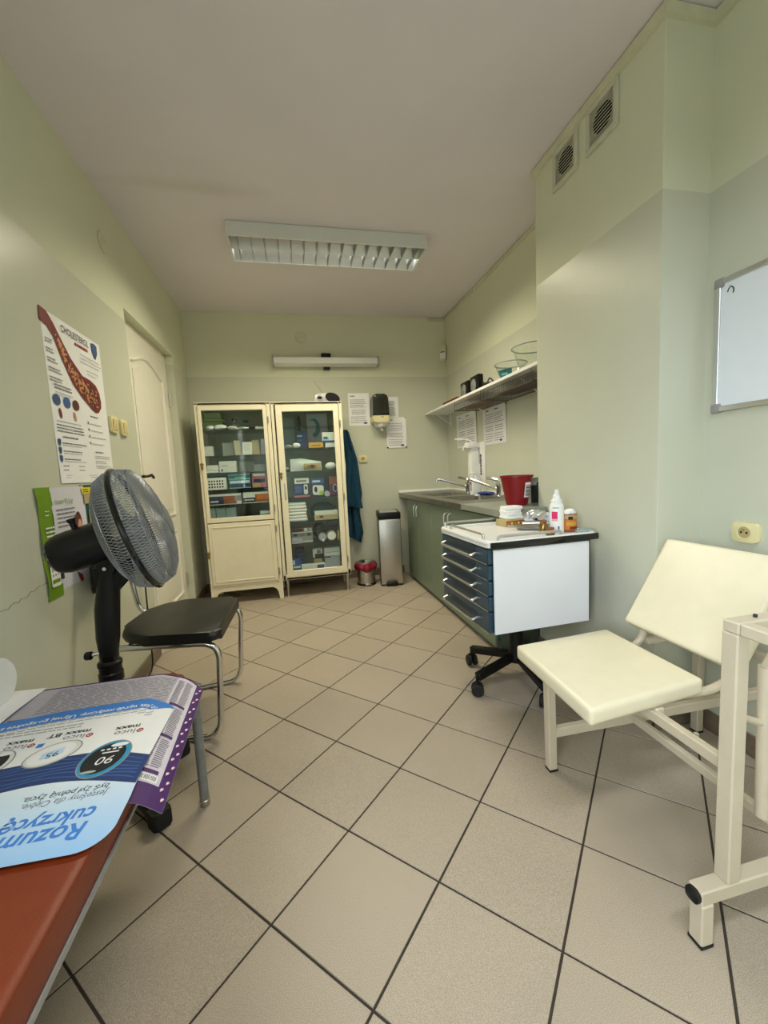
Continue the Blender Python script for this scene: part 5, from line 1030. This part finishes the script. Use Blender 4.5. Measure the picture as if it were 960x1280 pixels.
# ------------------------------------------------------------------ black chair
T = thing('cantilever_chair', 'black padded chair with chrome cantilever frame beside the door', 'chair', (0, 0, 0))
out = round_poly([(-.335, 1.668), (-.318, 2.160), (-.72, 2.225), (-.765, 1.75)], [.05, .05, .17, .17], 8)
MB().prism(out, .428, .470, bev=.018).build('seat', 'black_vinyl', T, ang=60)
ys = (1.700, 2.165)
MB().tube([(-.835, 1.90, .80), (-.79, 1.82, .465), (-.77, 1.775, .415), (-.345, ys[0], .415), (-.372, ys[0] + .012, .0135), (-.775, 1.775, .0135), (-.775, 2.14, .0135), (-.352, ys[1] + .02, .0135), (-.322, ys[1] + .012, .415), (-.76, 2.19, .415), (-.80, 2.19, .455), (-.845, 2.18, .80)], .0125, 12, bend=.075, nb=7).build('tube_frame', 'chrome', T)
MB().box(-.853, -.822, 1.87, 2.19, .62, .82, .014, None, 3).build('backrest', 'black_vinyl', T)
MB().tube([(-.45, 1.71, .417), (-.45, 2.17, .417)], .009, 8).build('seat_support', 'chrome', T); MB().tube([(-.70, 1.76, .417), (-.70, 2.18, .417)], .009, 8).build('seat_support', 'chrome', T)

# ------------------------------------------------------------------ examination couch with papers
T = thing('examination_couch', 'red brown examination couch with grey trim at the lower left', 'couch', (0, 0, 0))
MB().prism(round_poly([(-.888, -.55), (-.378, -.55), (-.378, 1.370), (-.888, 1.370)], [.03, .03, .05, .03]), .400, .4625, bev=.012).build('couch_pad', 'couch_vinyl', T, ang=60)
MB().prism(round_poly([(-.889, -.551), (-.374, -.551), (-.374, 1.371), (-.889, 1.371)], [.03, .03, .055, .03]), .391, .400).build('trim_strip', 'grey_trim', T, smooth=False)
for x, y in ((-.366, 1.362), (-.85, 1.362), (-.366, -.50), (-.85, -.50)):
    o = MB().tube([(x - .03 if x > -.5 else x + .03, y, .372), (x, y, .37), (x, y, .012)], .0145, 12, bend=.03).build('leg', 'grey_paint', T)
    MB().lathe([(.016, 0), (.0165, .004), (.0165, .02), (.0145, .022)], 12, Matrix.Translation((x, y, 0))).build('foot_cap', 'dull_steel', o)
MB().tube([(-.366, 1.362, .375), (-.366, 1.40, .395), (-.366, 1.38, .408)], .010, 8, bend=.015).build('frame_loop', 'grey_paint', T)
b = MB()
b.bar((-.43, -.53, .374), (-.43, 1.34, .374), .025, .025); b.bar((-.87, -.53, .374), (-.87, 1.36, .374), .025, .025); b.bar((-.87, 1.345, .374), (-.38, 1.345, .374), .025, .025); b.bar((-.87, -.5, .374), (-.38, -.5, .374), .025, .025); b.build('under_frame', 'grey_paint', T, smooth=False)
CZ = .4628
# newspaper, hanging a little over the couch edge
T = thing('newspaper', 'lilac and purple printed paper hanging over the corner of the couch', 'newspaper', (0, 0, 0))
def droop(x, y): return CZ + .0008 - (.0 if x < -.384 else .12 * (x + .384) + 5.0 * (x + .384) ** 2)
A0, A1, A2, A3 = Vector((-.80, 1.369)), Vector((-.455, 1.362)), Vector((-.318, 1.275)), Vector((-.300, .815))
def npos(u, v, dz=0.0):
    """u across the couch (0 wall .. 1 free edge), v from far edge (0) to near edge (1)"""
    xr = -.318 + .016 * v; x = -.80 + (xr + .80) * u
    far = 1.370 if x < -.455 else 1.370 - .62 * (x + .455) - .15 * max(0, x + .36)
    y = far + (.825 - far) * v; return Vector((x, y, droop(x, y) + dz))
def npatch(u0, u1, v0, v1, dz, col, nm, nu=10, nv=10): return MB().grid(lambda u, v: npos(u0 + (u1 - u0) * u, v0 + (v1 - v0) * v, dz), nu, nv, .0003).build(nm, col, T, smooth=False)
npatch(0, 1, 0, 1, 0, 'lilac', 'sheet', 40, 24); npatch(0, .84, .02, .30, .0006, 'lilac_grey', 'grey_panel', 24, 6)
npatch(.962, 1, .0, 1, .0006, 'purple', 'purple_border', 6, 24); npatch(.84, 1, .88, 1, .0008, 'purple', 'purple_footer', 6, 6); npatch(0, .99, 0, .012, .0006, 'purple', 'purple_border', 30, 2)
for v0 in (.285, .55, .80): npatch(.86, .945, v0, v0 + .022, .0009, 'purple', 'section_bar', 5, 2)
npatch(.04, .17, .30, .40, .0009, 'purple', 'dark_photo', 4, 4)
b = MB(); rn = random.Random(8)
for k in range(62):
    v = .045 + k * .0133
    if any(abs(v - q) < .022 for q in (.296, .561, .811)) or v > .865: continue
    for u0, u1 in ((.855, .898), (.903, .945)):
        e = rn.uniform(.8, 1); b.grid(lambda u, w_: npos(u0 + (u1 - u0) * e * u, v + .0055 * w_, .0010), 3, 1)
for k in range(16):
    v = .040 + k * .0155; u = .14
    while u < .83:
        e = min(.83, u + rn.uniform(.03, .09)); b.grid(lambda a, w_: npos(u + (e - u) * a, v + .0055 * w_, .0010), 3, 1); u = e + .012
b.build('printed_lines', 'ink_grey', T, smooth=False)
for k in range(19):
    q = npos(.979 + .006 * (-1) ** k, .04 + k * .050, .0012); MB().disc(0, 0, .0055, .005, 0, .0004, n=10).build('flower_print', 'pink', T, X=Matrix.Translation(q)); MB().disc(0, 0, .003, .003, .0005, .0003, n=8).build('flower_centre', 'paper', T, X=Matrix.Translation(q))
npatch(.87, .95, .83, .87, .0011, 'paper', 'barcode_panel', 3, 2)
b = MB()
for k in range(14): b.grid(lambda u, v: npos(.874 + k * .0052 + .0026 * u, .836 + .026 * v, .0014), 1, 1)
b.build('barcode_bars', 'ink', T, smooth=False)
# white sheet and paper roll
tag(MB().grid(lambda u, v: Vector((-.888 + .108 * u - .005 * (1 - v), 1.175 + .205 * v, CZ + .0058 + .004 * math.sin(3 * v + u))), 8, 10, .0006).build('paper_sheet', 'paper'), 'blank white paper sheet lying on the couch by the wall', 'paper')
T = thing('paper_roll', 'white paper couch roll lying at the wall end of the couch', 'roll', (-.866, 1.300, CZ + .0695), 0)
XR_ = Matrix.Rotation(A(90), 4, 'Y')
MB().lathe([(0, -.024), (.062, -.024), (.068, -.018), (.068, .016), (.060, .026), (.02, .029), (0, .029)], 36, XR_).build('paper_winding', 'tissue', T)
# glossy leaflet: reads from the far side; u runs towards the wall, v away from the viewer
LX, LY = -.357, .710
T = thing('product_leaflet', 'glossy blue and white leaflet with two meters pictured on the couch', 'leaflet', (LX, LY, CZ + .0066), basis=FLATUP)
# local x = towards the wall, local y = towards the viewer (negative = away)
Wd = .53
def edge_top(x): return -(.425 + .075 * min(1, x / .085) ** .75 * (1 - .12 * max(0, x - .1) / .43) - .02 * max(0, (x - .3) / .2))
xs_ = [k / 60 * Wd for k in range(61)]
corner = [(.046 - .050 * math.sin(t), -.054 + .050 * math.cos(t)) for t in [math.radians(q) for q in range(0, 91, 10)]]
near = [(Wd, -.014)] + [(Wd - k * .022, -.014 + .010 * (k / 22) ** 2) for k in range(1, 22)] + corner
outl = [(x, edge_top(x)) for x in xs_] + near + [(-.003, -.12), (.002, -.20)]
def lsurf(x, y): return .0004 + (.006 * max(0, (.05 - x) / .05) ** 2 if y > -.1 else 0)
def lpoly(pts, z, col, nm): return MB().prism(pts, z, z + .00025).build(nm, col, T, smooth=False)
lpoly(outl, 0, 'paper', 'sheet')
def strip(ya, yb, z, col, nm, n=50, x0=0.0, x1=Wd):
    P = [(x0 + (x1 - x0) * k / n, ya(x0 + (x1 - x0) * k / n)) for k in range(n + 1)] + [(x0 + (x1 - x0) * k / n, yb(x0 + (x1 - x0) * k / n)) for k in range(n, -1, -1)]
    return lpoly(P, z, col, nm)
band_lo = lambda x: edge_top(x) + .006 + .043 * min(1, x / .06)
strip(lambda x: edge_top(x) + .0005, lambda x: max(band_lo(x), edge_top(x) + .006), .0004, 'leaf_blue', 'blue_band')
wl = lambda x: -(.152 + .048 * math.sin(min(1, x / .20) * math.pi / 2) - .03 * max(0, (x - .22) / .3)); wu = lambda x: -(.238 + .046 * math.sin(min(1, x / .16) * math.pi / 2) - .02 * max(0, (x - .2) / .3))
strip(wl, wu, .0004, 'navy', 'wave_band')
for k in range(6): strip(lambda x: wl(x) - .012 * (k + 1) - .003 * math.sin(x * 40 + k), lambda x: wl(x) - .012 * (k + 1) - .004 - .003 * math.sin(x * 40 + k), .0008, 'navy_light', 'wave_line', x0=.01)
def lowedge(x): return -.012 if x > .06 else (.0015 - .0135 * (x / .06) if x > .02 else -.016)
NB = 7; cols = ('sky_blue', 'sky_blue', 'sky_blue', 'pale_blue', 'pale_blue', 'pale_blue', 'pale_blue')
mt = mat('leaf_gradient', srgb(190, 220, 246), .35)
nn, ll = mt.node_tree.nodes, mt.node_tree.links; pb = nn['Principled BSDF']; tc = nn.new('ShaderNodeTexCoord'); sp = nn.new('ShaderNodeSeparateXYZ'); cr = nn.new('ShaderNodeValToRGB'); mr = nn.new('ShaderNodeMapRange')
mr.inputs['From Min'].default_value = -.20; mr.inputs['From Max'].default_value = 0.0
ll.new(tc.outputs['Object'], sp.inputs[0]); ll.new(sp.outputs['Y'], mr.inputs['Value']); ll.new(mr.outputs[0], cr.inputs[0]); ll.new(cr.outputs[0], pb.inputs['Base Color'])
cr.color_ramp.elements[0].color = (*srgb(226, 240, 250), 1); cr.color_ramp.elements[1].color = (*srgb(150, 198, 246), 1)
lpoly(near + [(-.0035, -.12), (0, wl(0))] + [(x, wl(x)) for x in xs_[1:]], .0004, 'leaf_gradient', 'printed_background')
def ltext(s, size, col, nm, x, y, z=.0010, rot=0, sx=1.0, shear=0.0, bold=0.0): return text(s, size, col, T, nm, x, y, z, 'LEFT', rot, sx, shear, 0, bold)
ltext('Rozumiemy', .052, 'leaf_blue', 'headline', .046, -.071, sx=.93, shear=.12, bold=.0010)
ltext('cukrzycę', .047, 'leaf_blue', 'headline', .046, -.106, sx=.88, shear=.12, bold=.0010)
ltext('Jesteśmy dla Ciebie,', .0225, 'ink_grey', 'slogan', .047, -.147, sx=.80, shear=.1); ltext('byś żył pełnią życia.', .0225, 'ink', 'slogan', .050, -.166, sx=.82, shear=.1)
def meter(cx, cy, rx, ry, rot, c_out, c_in, digits, dcol):
    MB().disc(cx, cy, rx + .003, ry + .003, .0009, .0002, rot, 40).build('meter_shadow', 'carton_grey', T, smooth=False)
    MB().disc(cx, cy, rx, ry, .0012, .0003, rot, 40).build('meter_picture', c_out, T, smooth=False); MB().disc(cx + .002, cy, rx * .86, ry * .86, .0016, .0003, rot, 40).build('meter_face', c_in, T, smooth=False)
    if digits: text(digits, ry * .62, dcol, T, 'meter_reading', cx - rx * .52, cy - ry * .05, .0021, shear=.15)
    if c_in == 'screen_black': MB().disc(cx - ry * .26, cy - ry * .70, rx * .40, ry * .12, .0021, .0003, .0).build('meter_button', 'paper', T, smooth=False); MB().disc(cx + ry * .26, cy + ry * .72, rx * .34, ry * .07, .0021, .0003, .0).build('meter_label', 'ink_light', T, smooth=False)
meter(.096, -.253, .046, .059, -.14, 'cyan_ring', 'screen_black', '90', 'paper'); meter(.222, -.304, .052, .038, .45, 'carton_white', 'paper', None, 'ink_blue'); meter(.345, -.296, .040, .050, -.3, 'carton_white', 'screen_black', '90', 'paper')
b = MB()
for k in range(4): b.rect(.072 + k * .012, -.284, .079 + k * .012, -.279, .0021)
b.rect(.074, -.272, .108, -.268, .0021); b.build('meter_mark', 'paper', T, smooth=False)
MB().prism([(.205, -.322), (.245, -.307), (.240, -.284), (.200, -.299)], .00195, .0022).build('meter_screen', 'pale_blue', T, smooth=False); text('95', .026, 'ink_blue', T, 'meter_reading', .209, -.310, .0026, rot=.3, shear=.15)
for x, y, tail in ((.050, -.352, 'maxx'), (.166, -.366, 'maxx BT'), (.285, -.360, 'maxx')):
    MB().lathe([(.0075, 0), (.0075, .0004), (.0045, .0004), (.0045, 0)], 18, Matrix.Translation((x + .006, y + .008, .0008)), cap=False).build('logo_ring', 'ink_red', T); MB().disc(x + .006, y + .008, .002, .002, .0008, .0003, n=10).build('logo_dot', 'ink_red', T)
    ltext('luco', .026, 'ink_grey', 'logo_lettering', x + .016, y - .001, sx=1.1); ltext(tail, .022, 'ink', 'logo_lettering', x + .012, y + .018 - .038, sx=1.15, bold=.0004)
MB().rect(.262, -.352, .276, -.338, .0008).build('wireless_mark', 'leaf_blue', T, smooth=False)
s_ = 'To jest wyrób medyczny. Używaj go zgodnie z instrukcją'; x = .040
for ch_k in range(0, len(s_)):
    ch = s_[ch_k]
    if ch != ' ':
        y = edge_top(x) + .031; dy = (edge_top(x + .01) - edge_top(x)) / .01
        text(ch, .0215, 'paper', T, 'band_lettering', x, y - .001, .0010, rot=math.atan(dy), bold=.0003)
    x += .0052 if ch in ' ijl.' else (.0128 if ch in 'mwU' else .0094)
b = MB()
for r_ in range(2):
    x = .05
    while x < .5: b.rect(x, edge_top(x) + .052 + r_ * .011, x + .018, edge_top(x) + .0555 + r_ * .011, .0008, .0002); x += .021
b.lines(.21, -.402, .30, 2, .012, .004, .0008, 4); b.build('printed_lines', 'ink_light', T, smooth=False)

for o in bpy.data.objects:
    if o.parent is not None and o.name.split('.')[0] in ('printed_lines', 'printed_small_lines', 'printed_heading', 'fat_deposits', 'blood_cells', 'wire_grid', 'strip_lines', 'barcode_bars', 'front_guard', 'rear_guard', 'phone_keys', 'meter_mark', 'wave_line', 'band_lettering', 'dispenser_lettering'):
        o['kind'] = 'stuff'
